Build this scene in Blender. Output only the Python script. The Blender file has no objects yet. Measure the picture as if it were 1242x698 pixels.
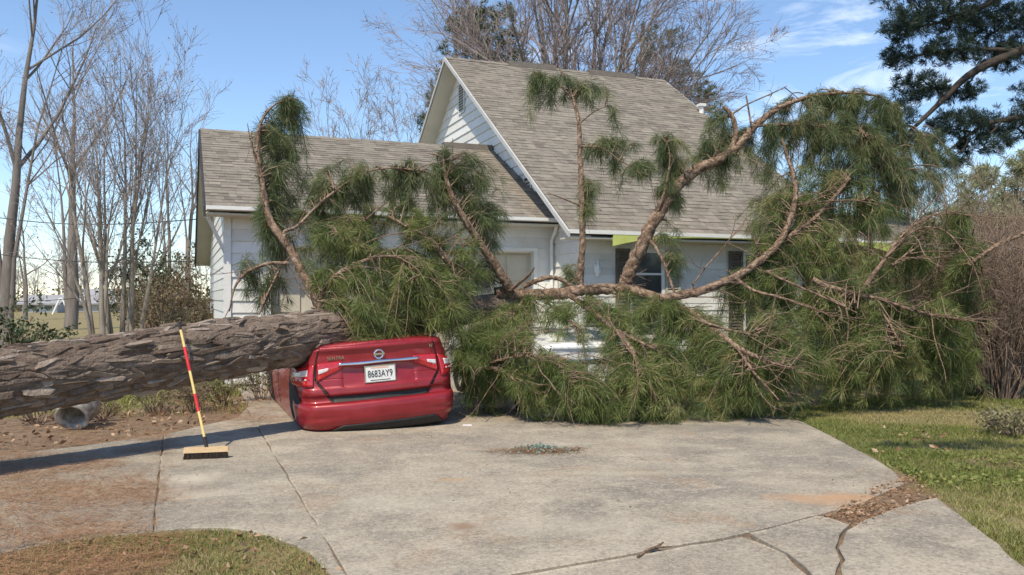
import bpy, math, random
import numpy as np
from mathutils import Vector, Matrix

# ------------------------------------------------------------------ camera, world, sun, exposure
scene = bpy.context.scene
COL = scene.collection
rng = np.random.default_rng(7)
random.seed(7)
F, CX, HY, H = 1040.0, 621.0, 362.0, 1.5         # focal length in photo pixels, centre column, horizon row, eye height

cam_data = bpy.data.cameras.new('camera')
cam = bpy.data.objects.new('camera', cam_data); COL.objects.link(cam)
cam.location = (0, 0, H); cam.rotation_euler = (math.radians(90), 0, 0)
cam_data.sensor_width = 36.0; cam_data.lens = 36.0 * F / 1242.0
cam_data.shift_y = (HY - 349.0) / 1242.0
cam_data.clip_start = 0.05; cam_data.clip_end = 3000
scene.camera = cam

SKYLOC = (1.9, 0.6, 0.3)
SUN = Vector((-0.24, -0.62, 1.0)).normalized()    # towards the sun
world = bpy.data.worlds.new('World'); scene.world = world; world.use_nodes = True
nt = world.node_tree; nt.nodes.clear()
wo = nt.nodes.new('ShaderNodeOutputWorld'); wb = nt.nodes.new('ShaderNodeBackground')
sky = nt.nodes.new('ShaderNodeTexSky'); sky.sky_type = 'NISHITA'; sky.sun_disc = False
sky.sun_elevation = math.asin(SUN.z); sky.sun_rotation = math.atan2(SUN.x, SUN.y)
sky.altitude = 300; sky.air_density = 1.0; sky.dust_density = 0.25; sky.ozone_density = 3.5
tc = nt.nodes.new('ShaderNodeTexCoord'); mp = nt.nodes.new('ShaderNodeMapping'); mp.inputs['Scale'].default_value = (2.2, 2.2, 9.0)
mp.inputs['Rotation'].default_value = (0.25, 0.12, 0.4); mp.inputs['Location'].default_value = (3.7, 1.3, 0.4)
n1 = nt.nodes.new('ShaderNodeTexNoise'); n1.inputs['Scale'].default_value = 2.6; n1.inputs['Detail'].default_value = 9; n1.inputs['Roughness'].default_value = 0.62
n1.inputs['Distortion'].default_value = 0.7
n2 = nt.nodes.new('ShaderNodeTexNoise'); n2.inputs['Scale'].default_value = 1.7; n2.inputs['Detail'].default_value = 2
r1 = nt.nodes.new('ShaderNodeMapRange'); r1.inputs[1].default_value = 0.52; r1.inputs[2].default_value = 0.80
r2 = nt.nodes.new('ShaderNodeMapRange'); r2.inputs[1].default_value = 0.50; r2.inputs[2].default_value = 0.66
mu = nt.nodes.new('ShaderNodeMath'); mu.operation = 'MULTIPLY'
mu2 = nt.nodes.new('ShaderNodeMath'); mu2.operation = 'MULTIPLY'; mu2.inputs[1].default_value = 0.8
mx = nt.nodes.new('ShaderNodeMix'); mx.data_type = 'RGBA'; mx.inputs[7].default_value = (7.6, 8.0, 8.6, 1)
L = nt.links.new
L(tc.outputs['Generated'], mp.inputs['Vector']); L(mp.outputs[0], n1.inputs['Vector']); mp2 = nt.nodes.new('ShaderNodeMapping'); mp2.inputs['Location'].default_value = SKYLOC; L(tc.outputs['Generated'], mp2.inputs['Vector']); L(mp2.outputs[0], n2.inputs['Vector'])
L(n1.outputs[0], r1.inputs[0]); L(n2.outputs[0], r2.inputs[0]); L(r1.outputs[0], mu.inputs[0]); L(r2.outputs[0], mu.inputs[1])
L(mu.outputs[0], mu2.inputs[0]); L(mu2.outputs[0], mx.inputs[0]); L(sky.outputs[0], mx.inputs[6]); L(mx.outputs[2], wb.inputs['Color']); L(wb.outputs[0], wo.inputs[0])
wb.inputs['Strength'].default_value = 0.142

sun_data = bpy.data.lights.new('sun', 'SUN'); sun_data.energy = 3.6; sun_data.angle = math.radians(0.53); sun_data.color = (1.0, 0.89, 0.71)
sun = bpy.data.objects.new('sun', sun_data); COL.objects.link(sun)
sun.rotation_euler = (-SUN).to_track_quat('-Z', 'Y').to_euler(); sun.location = (-10, -25, 40)

vs = scene.view_settings
vs.view_transform = 'Standard'; vs.look = 'None'; vs.exposure = 0.45; vs.gamma = 1.0; vs.use_curve_mapping = False

# ------------------------------------------------------------------ helpers
def at(px, py, Y):                                # photo pixel at depth Y (m) -> point in the place
    return np.array(((px - CX) / F * Y, Y, H - (py - HY) * Y / F))
def G(px, py):                                    # photo pixel on the ground
    Y = H * F / (py - HY); return ((px - CX) / F * Y, Y)
TH = math.radians(21.2); UX, UY = math.cos(TH), math.sin(TH)
def AB(a, b): return (a * UX - b * UY, a * UY + b * UX)       # driveway-aligned axes -> ground

def mesh_np(name, V, polys, tint=None, smooth=False):
    V = np.asarray(V, dtype=np.float32).reshape(-1, 3)
    me = bpy.data.meshes.new(name)
    me.vertices.add(len(V)); me.vertices.foreach_set('co', V.ravel())
    polys = [np.asarray(p, dtype=np.int32) for p in polys if len(p)]
    loops = np.concatenate([p.ravel() for p in polys])
    tot = np.concatenate([np.full(len(p), p.shape[1], dtype=np.int32) for p in polys])
    st = np.concatenate(([0], np.cumsum(tot)[:-1])).astype(np.int32)
    me.loops.add(len(loops)); me.loops.foreach_set('vertex_index', loops)
    me.polygons.add(len(tot)); me.polygons.foreach_set('loop_start', st)
    me.polygons.foreach_set('use_smooth', np.full(len(tot), bool(smooth)))
    me.update(calc_edges=True)
    if tint is not None:
        a = me.attributes.new('tint', 'FLOAT', 'POINT'); a.data.foreach_set('value', np.asarray(tint, dtype=np.float32))
    return me
def tag(o, label=None, cat=None, group=None, kind=None):
    if label: o['label'] = label
    if cat: o['category'] = cat
    if group: o['group'] = group
    if kind: o['kind'] = kind
    return o
def thing(name, label, cat, loc=(0, 0, 0), rot=(0, 0, 0), group=None):
    o = bpy.data.objects.new(name, None); COL.objects.link(o); o.empty_display_size = 0.2
    o.location = loc; o.rotation_euler = rot
    return tag(o, label, cat, group)
def link(name, me, mat, parent=None, kind=None):
    o = bpy.data.objects.new(name, me); COL.objects.link(o)
    if mat is not None and not me.materials: me.materials.append(mat)
    if parent is not None: o.parent = parent
    if kind: o['kind'] = kind
    return o
class MB:
    """collects shapes, builds one mesh object"""
    def __init__(s): s.V = []; s.P = {}; s.T = []; s.n = 0
    def add(s, V, polys, tint=0.5):
        V = np.asarray(V, dtype=float).reshape(-1, 3)
        for p in polys:
            p = np.asarray(p, dtype=np.int64)
            if len(p): s.P.setdefault(p.shape[1], []).append(p + s.n)
        t = np.asarray(tint, dtype=float)
        s.T.append(np.full(len(V), float(t)) if t.ndim == 0 else t.ravel())
        s.V.append(V); s.n += len(V); return s
    def box(s, x0, x1, y0, y1, z0, z1, tint=0.5, bev=0.0):
        V = [(x, y, z) for z in (z0, z1) for y in (y0, y1) for x in (x0, x1)]
        return s.add(V, [[(0, 2, 3, 1), (4, 5, 7, 6), (0, 1, 5, 4), (2, 6, 7, 3), (0, 4, 6, 2), (1, 3, 7, 5)]], tint)
    def prism(s, poly, z0, z1, tint=0.5):         # polygon (x,y) list extruded in z
        n = len(poly); V = [(x, y, z0) for x, y in poly] + [(x, y, z1) for x, y in poly]
        return s.add(V, [[tuple(range(n))[::-1]], [tuple(range(n, 2 * n))], [(i, (i + 1) % n, n + (i + 1) % n, n + i) for i in range(n)]], tint)
    def hexa(s, q0, q1, tint=0.5):                # two quads -> solid
        V = list(q0) + list(q1)
        return s.add(V, [[(3, 2, 1, 0), (4, 5, 6, 7), (0, 1, 5, 4), (1, 2, 6, 5), (2, 3, 7, 6), (3, 0, 4, 7)]], tint)
    def bar(s, p, q, w, t, up=(0, 0, 1), tint=0.5):   # straight square bar
        p, q, up = map(lambda v: np.array(v, float), (p, q, up)); d = q - p; d /= np.linalg.norm(d)
        a = np.cross(d, up); a /= np.linalg.norm(a); b = np.cross(a, d)
        c = [(-w / 2, -t / 2), (w / 2, -t / 2), (w / 2, t / 2), (-w / 2, t / 2)]
        return s.hexa([p + a * i + b * j for i, j in c], [q + a * i + b * j for i, j in c], tint)
    def tube(s, pts, r, sides=8, tint=0.5, cap=True):
        P = np.asarray(pts, float)[None]; R = np.broadcast_to(np.asarray(r, float), (P.shape[1],))[None]
        V, Q = tubes(P, R, sides); s.add(V, [Q], tint)
        if cap:
            k = P.shape[1]; s.P.setdefault(sides, []).append(np.array([[s.n - len(V) + i for i in range(sides)][::-1], [s.n - sides + i for i in range(sides)]]))
        return s
    def build(s, name, mat, parent=None, kind=None, smooth=False):
        V = np.concatenate(s.V); polys = [np.concatenate(v) for v in s.P.values()]
        return link(name, mesh_np(name, V, polys, np.concatenate(s.T), smooth), mat, parent, kind)

def tubes(P, R, sides):
    """P (B,k,3), R (B,k) -> verts, quads"""
    B, k, _ = P.shape
    T = np.empty_like(P); T[:, 1:-1] = P[:, 2:] - P[:, :-2]; T[:, 0] = P[:, 1] - P[:, 0]; T[:, -1] = P[:, -1] - P[:, -2]
    T /= np.linalg.norm(T, axis=2, keepdims=True) + 1e-9
    ref = np.where(np.abs(T[:, :1, 2:3]) > 0.85, np.array([1.0, 0, 0]), np.array([0, 0, 1.0]))
    A = np.empty_like(P); a = np.cross(T[:, 0], np.broadcast_to(ref[:, 0], T[:, 0].shape))
    for i in range(k):
        a = a - T[:, i] * np.sum(a * T[:, i], axis=1, keepdims=True); a /= np.linalg.norm(a, axis=1, keepdims=True) + 1e-9
        A[:, i] = a
    Bn = np.cross(T, A)
    th = np.arange(sides) / sides * 2 * np.pi
    V = P[:, :, None] + R[:, :, None, None] * (A[:, :, None] * np.cos(th)[None, None, :, None] + Bn[:, :, None] * np.sin(th)[None, None, :, None])
    idx = np.arange(B * k * sides).reshape(B, k, sides)
    i0 = idx[:, :-1]; i1 = idx[:, 1:]
    Q = np.stack([i0, np.roll(i0, -1, 2), np.roll(i1, -1, 2), i1], -1).reshape(-1, 4)
    return V.reshape(-1, 3), Q
def smooth_path(pts, n):
    """Catmull-Rom through rows (any number of columns), n samples"""
    P = np.asarray(pts, float); m = len(P)
    if m == 2: t = np.linspace(0, 1, n)[:, None]; return P[0] * (1 - t) + P[1] * t
    E = np.vstack([2 * P[0] - P[1], P, 2 * P[-1] - P[-2]])
    t = np.linspace(0, m - 1 - 1e-9, n); i = t.astype(int); f = (t - i)[:, None]
    p0, p1, p2, p3 = E[i], E[i + 1], E[i + 2], E[i + 3]
    return 0.5 * (2 * p1 + (p2 - p0) * f + (2 * p0 - 5 * p1 + 4 * p2 - p3) * f ** 2 + (3 * p1 - p0 - 3 * p2 + p3) * f ** 3)
def unit(v): return v / (np.linalg.norm(v, axis=-1, keepdims=True) + 1e-9)
def in_poly(x, y, poly):
    x = np.asarray(x); y = np.asarray(y); r = np.zeros(x.shape, bool); n = len(poly)
    for i in range(n):
        x0, y0 = poly[i]; x1, y1 = poly[(i + 1) % n]
        c = ((y0 > y) != (y1 > y)) & (x < (x1 - x0) * (y - y0) / (y1 - y0 + 1e-12) + x0); r ^= c
    return r
def vnoise(x, y, seed=0):                          # cheap smooth value noise
    xi = np.floor(x).astype(int); yi = np.floor(y).astype(int); fx = x - xi; fy = y - yi
    fx = fx * fx * (3 - 2 * fx); fy = fy * fy * (3 - 2 * fy)
    def h(i, j): return np.modf(np.abs(np.sin(i * 127.1 + j * 311.7 + seed * 74.7) * 43758.5453))[0]
    return (h(xi, yi) * (1 - fx) + h(xi + 1, yi) * fx) * (1 - fy) + (h(xi, yi + 1) * (1 - fx) + h(xi + 1, yi + 1) * fx) * fy

def needle_mesh(C, D, N, Lm, w, spread, droop, g=rng, tint=None, back=0.14):
    """tufts of pine needles: C centres, D axes (M,3); N needles each -> verts, tris, tints"""
    M = len(C); D = unit(D)
    ref = unit(g.normal(size=(M, 1, 3)) + 1e-3); A = unit(np.cross(np.broadcast_to(D[:, None], (M, 1, 3)), ref)); Bv = np.cross(D[:, None], A)
    th = g.uniform(0, 2 * np.pi, (M, N, 1)); ph = g.uniform(spread * 0.2, spread, (M, N, 1))
    d = D[:, None] * np.cos(ph) + (A * np.cos(th) + Bv * np.sin(th)) * np.sin(ph)
    s = C[:, None] - D[:, None] * g.uniform(0, back, (M, N, 1))
    ln = Lm * g.uniform(0.65, 1.2, (M, N, 1))
    gz = np.array([0, 0, -1.0])
    mid = s + d * ln * 0.5 + gz * droop * ln * 0.14
    tip = s + d * ln * 0.93 + gz * droop * ln * 0.55
    side = unit(np.cross(d, g.normal(size=(M, N, 3)))) * w * 0.5
    V = np.stack([s, mid + side, tip, mid - side], 2).reshape(-1, 3)
    q = np.arange(M * N)[:, None] * 4
    if tint is None: tint = g.uniform(0, 1, M)
    t = np.repeat(np.clip(tint[:, None] + g.normal(0, 0.10, (M, N)), 0, 1).ravel(), 4)
    return V, np.concatenate([q + np.array([0, 1, 2, 3])], 0), t
def leaf_mesh(C, size, g=rng, flat=0.0, tint=None, asp=0.5):
    M = len(C); d = unit(g.normal(size=(M, 3)) * np.array([1, 1, 1 - flat])); n = unit(np.cross(d, g.normal(size=(M, 3)) * np.array([1, 1, 1 - flat * 0.8])))
    if flat > 0: n = unit(n * np.array([1, 1, 1 - flat * 0.7]))
    ln = size * g.uniform(0.6, 1.3, (M, 1)); up = np.cross(d, n)
    V = np.stack([C - d * ln * 0.5, C + n * ln * asp * 0.5 + up * ln * 0.08, C + d * ln * 0.5, C - n * ln * asp * 0.5 + up * ln * 0.08], 1).reshape(-1, 3)
    q = np.arange(M)[:, None] * 4 + np.array([0, 1, 2, 3])
    t = np.repeat(g.uniform(0, 1, M) if tint is None else tint, 4)
    return V, q, t
def grow(P, R, n, ang, ratio, trop, wig, tmin, g, k=5, rr=0.6, taper=0.25, tmax=1.0):
    """children of a batch of branches: P (B,kp,3), R (B,kp)"""
    B, kp, _ = P.shape
    par = np.repeat(np.arange(B), n); t = g.uniform(tmin, tmax, B * n) * (kp - 1) * 0.999
    i = t.astype(int); f = (t - i)[:, None]
    p0 = P[par, i] * (1 - f) + P[par, i + 1] * f; r0 = R[par, i] * (1 - f[:, 0]) + R[par, i + 1] * f[:, 0]
    tan = unit(P[par, i + 1] - P[par, i]); Lp = np.linalg.norm(np.diff(P, axis=1), axis=2).sum(1)[par]
    ax = unit(np.cross(tan, g.normal(size=tan.shape))); a = (ang * g.uniform(0.6, 1.3, len(par)))[:, None]
    d = unit(tan * np.cos(a) + ax * np.sin(a))
    ln = Lp * ratio * g.uniform(0.6, 1.25, len(par)) * (1.15 - 0.55 * t / (kp - 1))
    out = [p0]; st = (ln / (k - 1))[:, None]
    for j in range(k - 1):
        d = unit(d + g.normal(size=d.shape) * wig + np.array([0, 0, trop])); out.append(out[-1] + d * st)
    Pc = np.stack(out, 1); Rc = (r0 * rr)[:, None] * np.linspace(1, taper, k)[None]
    return Pc, Rc

# ------------------------------------------------------------------ materials
def ramp(nt, stops, fac):
    r = nt.nodes.new('ShaderNodeValToRGB'); el = r.color_ramp.elements
    while len(el) < len(stops): el.new(0.5)
    for e, (p, c) in zip(el, stops): e.position = p; e.color = (*c, 1)
    nt.links.new(fac, r.inputs[0]); return r.outputs[0]
def M(name, stops, scale=6, detail=6, rough=0.8, bump=0.0, bscale=60, stretch=(1, 1, 1), tint=0.0, metal=0.0, spec=0.35, coat=0.0, trans=0.0, bdist=0.01, nrough=0.6):
    m = bpy.data.materials.new(name); m.use_nodes = True; nt = m.node_tree; b = nt.nodes['Principled BSDF']; lk = nt.links.new
    if len(stops) == 1 and not tint: b.inputs['Base Color'].default_value = (*stops[0], 1)
    if len(stops) == 1: pass
    tcn = nt.nodes.new('ShaderNodeTexCoord'); mpn = nt.nodes.new('ShaderNodeMapping'); mpn.inputs['Scale'].default_value = stretch
    lk(tcn.outputs['Object'], mpn.inputs['Vector'])
    if len(stops) > 1:
        n = nt.nodes.new('ShaderNodeTexNoise'); n.inputs['Scale'].default_value = scale; n.inputs['Detail'].default_value = detail; n.inputs['Roughness'].default_value = nrough
        lk(mpn.outputs[0], n.inputs['Vector']); fac = n.outputs[0]
        if tint:
            at_ = nt.nodes.new('ShaderNodeAttribute'); at_.attribute_name = 'tint'
            mm = nt.nodes.new('ShaderNodeMix'); mm.data_type = 'FLOAT'; mm.inputs[0].default_value = tint
            lk(fac, mm.inputs[2]); lk(at_.outputs['Fac'], mm.inputs[3]); fac = mm.outputs[0]
        k = len(stops)
        if not isinstance(stops[0][1], tuple): stops = [(0.3 + 0.4 * i / (k - 1) if tint < 0.5 else i / (k - 1), c) for i, c in enumerate(stops)]
        lk(ramp(nt, stops, fac), b.inputs['Base Color'])
    b.inputs['Roughness'].default_value = rough; b.inputs['Metallic'].default_value = metal; b.inputs['Specular IOR Level'].default_value = spec; b.inputs['Coat Weight'].default_value = coat
    b.inputs['Coat Roughness'].default_value = 0.06
    if bump:
        n2 = nt.nodes.new('ShaderNodeTexNoise'); n2.inputs['Scale'].default_value = bscale; n2.inputs['Detail'].default_value = 5
        lk(mpn.outputs[0], n2.inputs['Vector'])
        bp = nt.nodes.new('ShaderNodeBump'); bp.inputs['Strength'].default_value = bump; bp.inputs['Distance'].default_value = bdist
        lk(n2.outputs[0], bp.inputs['Height']); lk(bp.outputs[0], b.inputs['Normal'])
    if trans:
        out = nt.nodes['Material Output']; tr = nt.nodes.new('ShaderNodeBsdfTranslucent'); ms = nt.nodes.new('ShaderNodeMixShader'); ms.inputs[0].default_value = trans
        src = b.inputs['Base Color'].links
        if src: lk(src[0].from_socket, tr.inputs['Color'])
        else: tr.inputs['Color'].default_value = b.inputs['Base Color'].default_value
        lk(b.outputs[0], ms.inputs[1]); lk(tr.outputs[0], ms.inputs[2]); lk(ms.outputs[0], out.inputs[0])
    return m
def concrete(name, tone=1.0, straw=0.0):
    m = M(name, [(0.32, (0.235 * tone, 0.200 * tone, 0.155 * tone)), (0.5, (0.315 * tone, 0.272 * tone, 0.210 * tone)), (0.68, (0.40 * tone, 0.350 * tone, 0.270 * tone))], scale=1.6, detail=10, rough=0.92, bump=0.5, bscale=160, bdist=0.006, nrough=0.72)
    nt = m.node_tree; lk = nt.links.new; b = nt.nodes['Principled BSDF']; src = b.inputs['Base Color'].links[0].from_socket
    tcn = nt.nodes.new('ShaderNodeTexCoord')
    def layer(src, scale, detail, lo, hi, col, amt, stretch=(1, 1, 1), blend='MIX'):
        mpn = nt.nodes.new('ShaderNodeMapping'); mpn.inputs['Scale'].default_value = stretch; mpn.inputs['Rotation'].default_value = (0, 0, -TH); mpn.inputs['Location'].default_value = (scale, detail, 0)
        n = nt.nodes.new('ShaderNodeTexNoise'); n.inputs['Scale'].default_value = scale; n.inputs['Detail'].default_value = detail; n.inputs['Roughness'].default_value = 0.65
        r = nt.nodes.new('ShaderNodeMapRange'); r.inputs[1].default_value = lo; r.inputs[2].default_value = hi; r.inputs[4].default_value = amt
        x = nt.nodes.new('ShaderNodeMix'); x.data_type = 'RGBA'; x.blend_type = blend; x.inputs[7].default_value = (*col, 1)
        lk(tcn.outputs['Object'], mpn.inputs[0]); lk(mpn.outputs[0], n.inputs[0]); lk(n.outputs[0], r.inputs[0]); lk(r.outputs[0], x.inputs[0]); lk(src, x.inputs[6]); return x.outputs[2]
    src = layer(src, 0.6, 6, 0.47, 0.60, (0.135, 0.128, 0.115), 0.50)          # dark weathering
    src = layer(src, 1.4, 9, 0.50, 0.62, (0.155, 0.14, 0.118), 0.50, (1, 0.75, 1))
    src = layer(src, 2.6, 9, 0.53, 0.64, (0.47, 0.415, 0.32), 0.55, (0.8, 1.1, 1))   # pale sandy wash
    src = layer(src, 1.15, 6, 0.57, 0.66, (0.34, 0.22, 0.125), 0.45 + straw)          # clay stain
    src = layer(src, 34, 4, 0.50, 0.58, (0.13, 0.115, 0.095), 0.42)             # aggregate
    src = layer(src, 16, 5, 0.52, 0.62, (0.48, 0.42, 0.32), 0.35); src = layer(src, 60, 3, 0.54, 0.60, (0.56, 0.495, 0.385), 0.38)
    for (px, py, rx, ry, col, amt) in STAINS:                                # single spots of rust, clay and sand
        cx, cy = G(px, py); mpn = nt.nodes.new('ShaderNodeMapping'); mpn.vector_type = 'POINT'; mpn.inputs['Location'].default_value = (-cx / rx, -cy / ry, 0); mpn.inputs['Scale'].default_value = (1 / rx, 1 / ry, 0)
        ln_n = nt.nodes.new('ShaderNodeVectorMath'); ln_n.operation = 'LENGTH'; n = nt.nodes.new('ShaderNodeTexNoise'); n.inputs['Scale'].default_value = 5; n.inputs['Detail'].default_value = 6
        ad = nt.nodes.new('ShaderNodeMath'); ad.operation = 'MULTIPLY_ADD'; ad.inputs[1].default_value = 1.6; r = nt.nodes.new('ShaderNodeMapRange'); r.inputs[1].default_value = 1.9; r.inputs[2].default_value = 1.0; r.inputs[4].default_value = amt
        x = nt.nodes.new('ShaderNodeMix'); x.data_type = 'RGBA'; x.inputs[7].default_value = (*col, 1)
        lk(tcn.outputs['Object'], mpn.inputs[0]); lk(mpn.outputs[0], ln_n.inputs[0]); lk(tcn.outputs['Object'], n.inputs[0]); lk(n.outputs[0], ad.inputs[0]); lk(ln_n.outputs['Value'], ad.inputs[2]); lk(ad.outputs[0], r.inputs[0]); lk(r.outputs[0], x.inputs[0]); lk(src, x.inputs[6]); src = x.outputs[2]
    lk(src, b.inputs['Base Color']); return m
STAINS = [(562, 640, .11, .12, (.20, .11, .06), .75), (548, 583, .16, .08, (.42, .27, .14), .7), (1015, 606, .55, .22, (.46, .27, .14), .75), (225, 582, .28, .4, (.55, .49, .38), .6), (250, 600, .5, .2, (.52, .47, .37), .45), (770, 575, .9, .12, (.45, .40, .30), .5), (480, 610, .7, .3, (.5, .45, .35), .4), (880, 520, 1.2, .5, (.14, .13, .115), .55), (120, 600, 1.0, .5, (.36, .25, .16), .5), (690, 640, .8, .3, (.48, .43, .34), .4)]

white_paint = M('white_paint', [(0.70, 0.70, 0.67), (0.80, 0.80, 0.77)], scale=3, rough=0.55, bump=0.08, bscale=30, stretch=(1, 1, 4))
siding_mat = M('siding_paint', [(0.64, 0.63, 0.58), (0.74, 0.735, 0.70), (0.80, 0.80, 0.77)], scale=4.0, detail=9, nrough=.7, rough=0.6, tint=0.3, bump=0.1, bscale=40)
beige_paint = M('beige_paint', [(0.50, 0.46, 0.36), (0.58, 0.54, 0.43)], scale=3, rough=0.6)
lime_paint = M('lime_paint', [(0.46, 0.53, 0.14), (0.56, 0.62, 0.20)], scale=6, rough=0.5)
shutter_mat = M('shutter_paint', [(0.40, 0.36, 0.28), (0.50, 0.46, 0.37)], scale=9, rough=0.6)
shutter_dark = M('shutter_brown', [(0.10, 0.085, 0.07), (0.16, 0.135, 0.11)], scale=9, rough=0.6)
dark_glass = M('window_glass', [(0.03, 0.04, 0.045), (0.06, 0.075, 0.08)], scale=1.5, rough=0.06, spec=0.8)
dark_metal = M('dark_metal', [(0.03, 0.03, 0.03), (0.06, 0.055, 0.05)], scale=10, rough=0.5)
shingle_mat = M('shingles', [(0.14, 0.122, 0.10), (0.215, 0.19, 0.155), (0.285, 0.25, 0.205)], scale=5.0, detail=9, rough=0.95, tint=0.42, bump=0.5, bscale=180, bdist=0.004)
roof_under = M('roof_deck', [(0.10, 0.09, 0.08), (0.15, 0.13, 0.11)], scale=6, rough=0.9)
soffit_mat = M('soffit_paint', [(0.56, 0.53, 0.44), (0.64, 0.61, 0.52)], scale=2, rough=0.7)
# ------------------------------------------------------------------ ground, driveway
drive_px = [(612, 699), (720, 680), (840, 659), (905, 647), (945, 637), (988, 625), (1036, 613), (1062, 602), (1096, 586), (1086, 573), (1070, 562), (1050, 551), (1030, 541), (1000, 525), (978, 514), (955, 505)]
drive = [G(*p) for p in drive_px] + [AB(7.0, 9.6), AB(6.95, 15.2), AB(0.9, 15.2), AB(0.9, 12.4)]
drive += [G(*p) for p in [(288, 508), (240, 518), (200, 527), (100, 541), (0, 553), (-150, 566), (-420, 592), (-420, 722), (-200, 700), (0, 671), (50, 662), (90, 656), (130, 651), (180, 646), (215, 642), (250, 640), (280, 641), (305, 645), (335, 652), (358, 661), (378, 673), (395, 688), (406, 702), (420, 735), (500, 721)]]
apronA = [G(*p) for p in [(616, 702), (720, 684), (840, 663), (870, 658), (900, 652), (925, 661), (950, 673), (984, 700), (1010, 740), (1012, 900), (300, 900), (430, 740), (505, 723)]]
apronB = [G(*p) for p in [(909, 649), (950, 639), (990, 628), (1010, 631), (1028, 639), (1018, 652), (1012, 668), (1017, 682), (1014, 700), (1018, 732), (992, 702), (975, 688), (955, 674), (928, 659)]]
apronC = [G(*p) for p in [(1036, 640), (1070, 625), (1100, 615), (1132, 606), (1160, 625), (1190, 648), (1242, 690), (1330, 760), (1500, 900), (1026, 900), (1024, 740), (1021, 700), (1024, 682), (1019, 668), (1024, 653)]]
def clip(poly, nx, ny, c):                         # keep nx*x+ny*y <= c
    out = []
    for i in range(len(poly)):
        p, q = poly[i], poly[(i + 1) % len(poly)]; dp = nx * p[0] + ny * p[1] - c; dq = nx * q[0] + ny * q[1] - c
        if dp <= 0: out.append(p)
        if (dp < 0 < dq) or (dq < 0 < dp):
            t = dp / (dp - dq); out.append((p[0] + (q[0] - p[0]) * t, p[1] + (q[1] - p[1]) * t))
    return out
def rough_edge(poly, step=0.16, amp=0.010):
    out = []
    for i in range(len(poly)):
        p, q = np.array(poly[i]), np.array(poly[(i + 1) % len(poly)]); ln = np.linalg.norm(q - p); n = max(1, min(60, int(ln / step)))
        for k in range(n):
            out.append(tuple(p + (q - p) * k / n + rng.normal(0, amp, 2)))
    return out
import bmesh
def slab(name, poly, ztop, mat, parent, thick=0.12, bev=0.010):
    bm = bmesh.new(); vs_ = [bm.verts.new((x, y, ztop)) for x, y in poly]
    f = bm.faces.new(vs_)
    if f.normal.z < 0: f.normal_flip()
    bm.normal_update()
    r = bmesh.ops.extrude_face_region(bm, geom=[f])
    low = [v for v in r['geom'] if isinstance(v, bmesh.types.BMVert)]
    # the extruded copy becomes the top; drop the original to the bottom
    for v in vs_: v.co.z = ztop - thick
    top = [g for g in r['geom'] if isinstance(g, bmesh.types.BMFace)]
    bmesh.ops.inset_region(bm, faces=top, thickness=bev, depth=bev * 0.5)
    bmesh.ops.recalc_face_normals(bm, faces=bm.faces)
    bmesh.ops.triangulate(bm, faces=[f for f in bm.faces if len(f.verts) > 4])
    me = bpy.data.meshes.new(name); bm.to_mesh(me); bm.free()
    return link(name, me, mat, parent)
conc = concrete('driveway_concrete', 1.12); conc_left = concrete('straw_stained_concrete', 1.0, 0.25); conc_apron = concrete('apron_concrete', 1.15)
driveway = bpy.data.objects.new('driveway', None); COL.objects.link(driveway); driveway['kind'] = 'structure'
A_J = [-9e3, -0.16, 0.85, 4.03, 9e3]; B_J = [-9e3, 6.87, 10.6, 9e3]
gap = 0.0035
for ia in range(4):
    for ib in range(3):
        p = drive
        p = clip(p, UX, UY, A_J[ia + 1] - gap); p = clip(p, -UX, -UY, -A_J[ia] - gap)
        p = clip(p, -UY, UX, B_J[ib + 1] - gap); p = clip(p, UY, -UX, -B_J[ib] - gap)
        if len(p) > 2:
            ar = 0.5 * sum(p[i][0] * p[(i + 1) % len(p)][1] - p[(i + 1) % len(p)][0] * p[i][1] for i in range(len(p)))
            if abs(ar) > 0.05: slab('concrete_slab', rough_edge(p, 0.2, 0.006), rng.uniform(-0.004, 0.004), conc_left if ia == 0 else conc, driveway)
for p, z in ((apronA, 0.005), (apronB, 0.012), (apronC, 0.015)):
    slab('apron_slab', rough_edge(p, 0.14, 0.008), z, conc_apron, driveway, bev=0.014)

# lawn / soil sheet reaching the horizon
xs = np.unique(np.concatenate([np.linspace(-600, -30, 30), np.linspace(-30, -10, 40), np.arange(-10, 14, 0.16), np.linspace(14, 40, 40), np.linspace(40, 600, 30)]))
ys = np.unique(np.concatenate([np.linspace(-40, 1.5, 10), np.arange(1.5, 17, 0.16), np.linspace(17, 60, 60), np.linspace(60, 900, 40)]))
XX, YY = np.meshgrid(xs, ys); gx, gy = XX.ravel(), YY.ravel()
bed = [G(*p) for p in [(-420, 592), (-150, 566), (0, 553), (100, 541), (200, 527), (288, 508), (318, 500), (340, 470), (300, 478), (240, 486), (180, 492), (100, 500), (0, 506), (-420, 520)]]
fill = [G(*p) for p in [(985, 632), (1034, 640), (1136, 604), (1118, 592), (1100, 575), (1078, 560), (1085, 570), (1040, 610)]]
apron_hull = [G(*p) for p in [(560, 712), (612, 698), (905, 645), (1040, 600), (1100, 590), (1137, 602), (1244, 690), (1500, 898), (300, 898)]]
def dirt_mask(x, y):
    d = in_poly(x, y, bed).astype(float)
    d = np.maximum(d, in_poly(x, y, apron_hull).astype(float)); d = np.maximum(d, in_poly(x, y, fill).astype(float)); d = np.maximum(d, in_poly(x, y, drive).astype(float))
    # bare patches on the right lawn and straw by the left kerb
    def spot(px, py, rx, ry):
        cx, cy = G(px, py); return np.clip(1.4 - ((x - cx) / rx) ** 2 - ((y - cy) / ry) ** 2, 0, 1)
    d = np.maximum(d, spot(1215, 560, 0.5, 0.35)); d = np.maximum(d, 0.8 * spot(1105, 541, 0.35, 0.18)); d = np.maximum(d, 0.7 * spot(60, 685, 0.9, 0.35))
    return d
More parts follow.
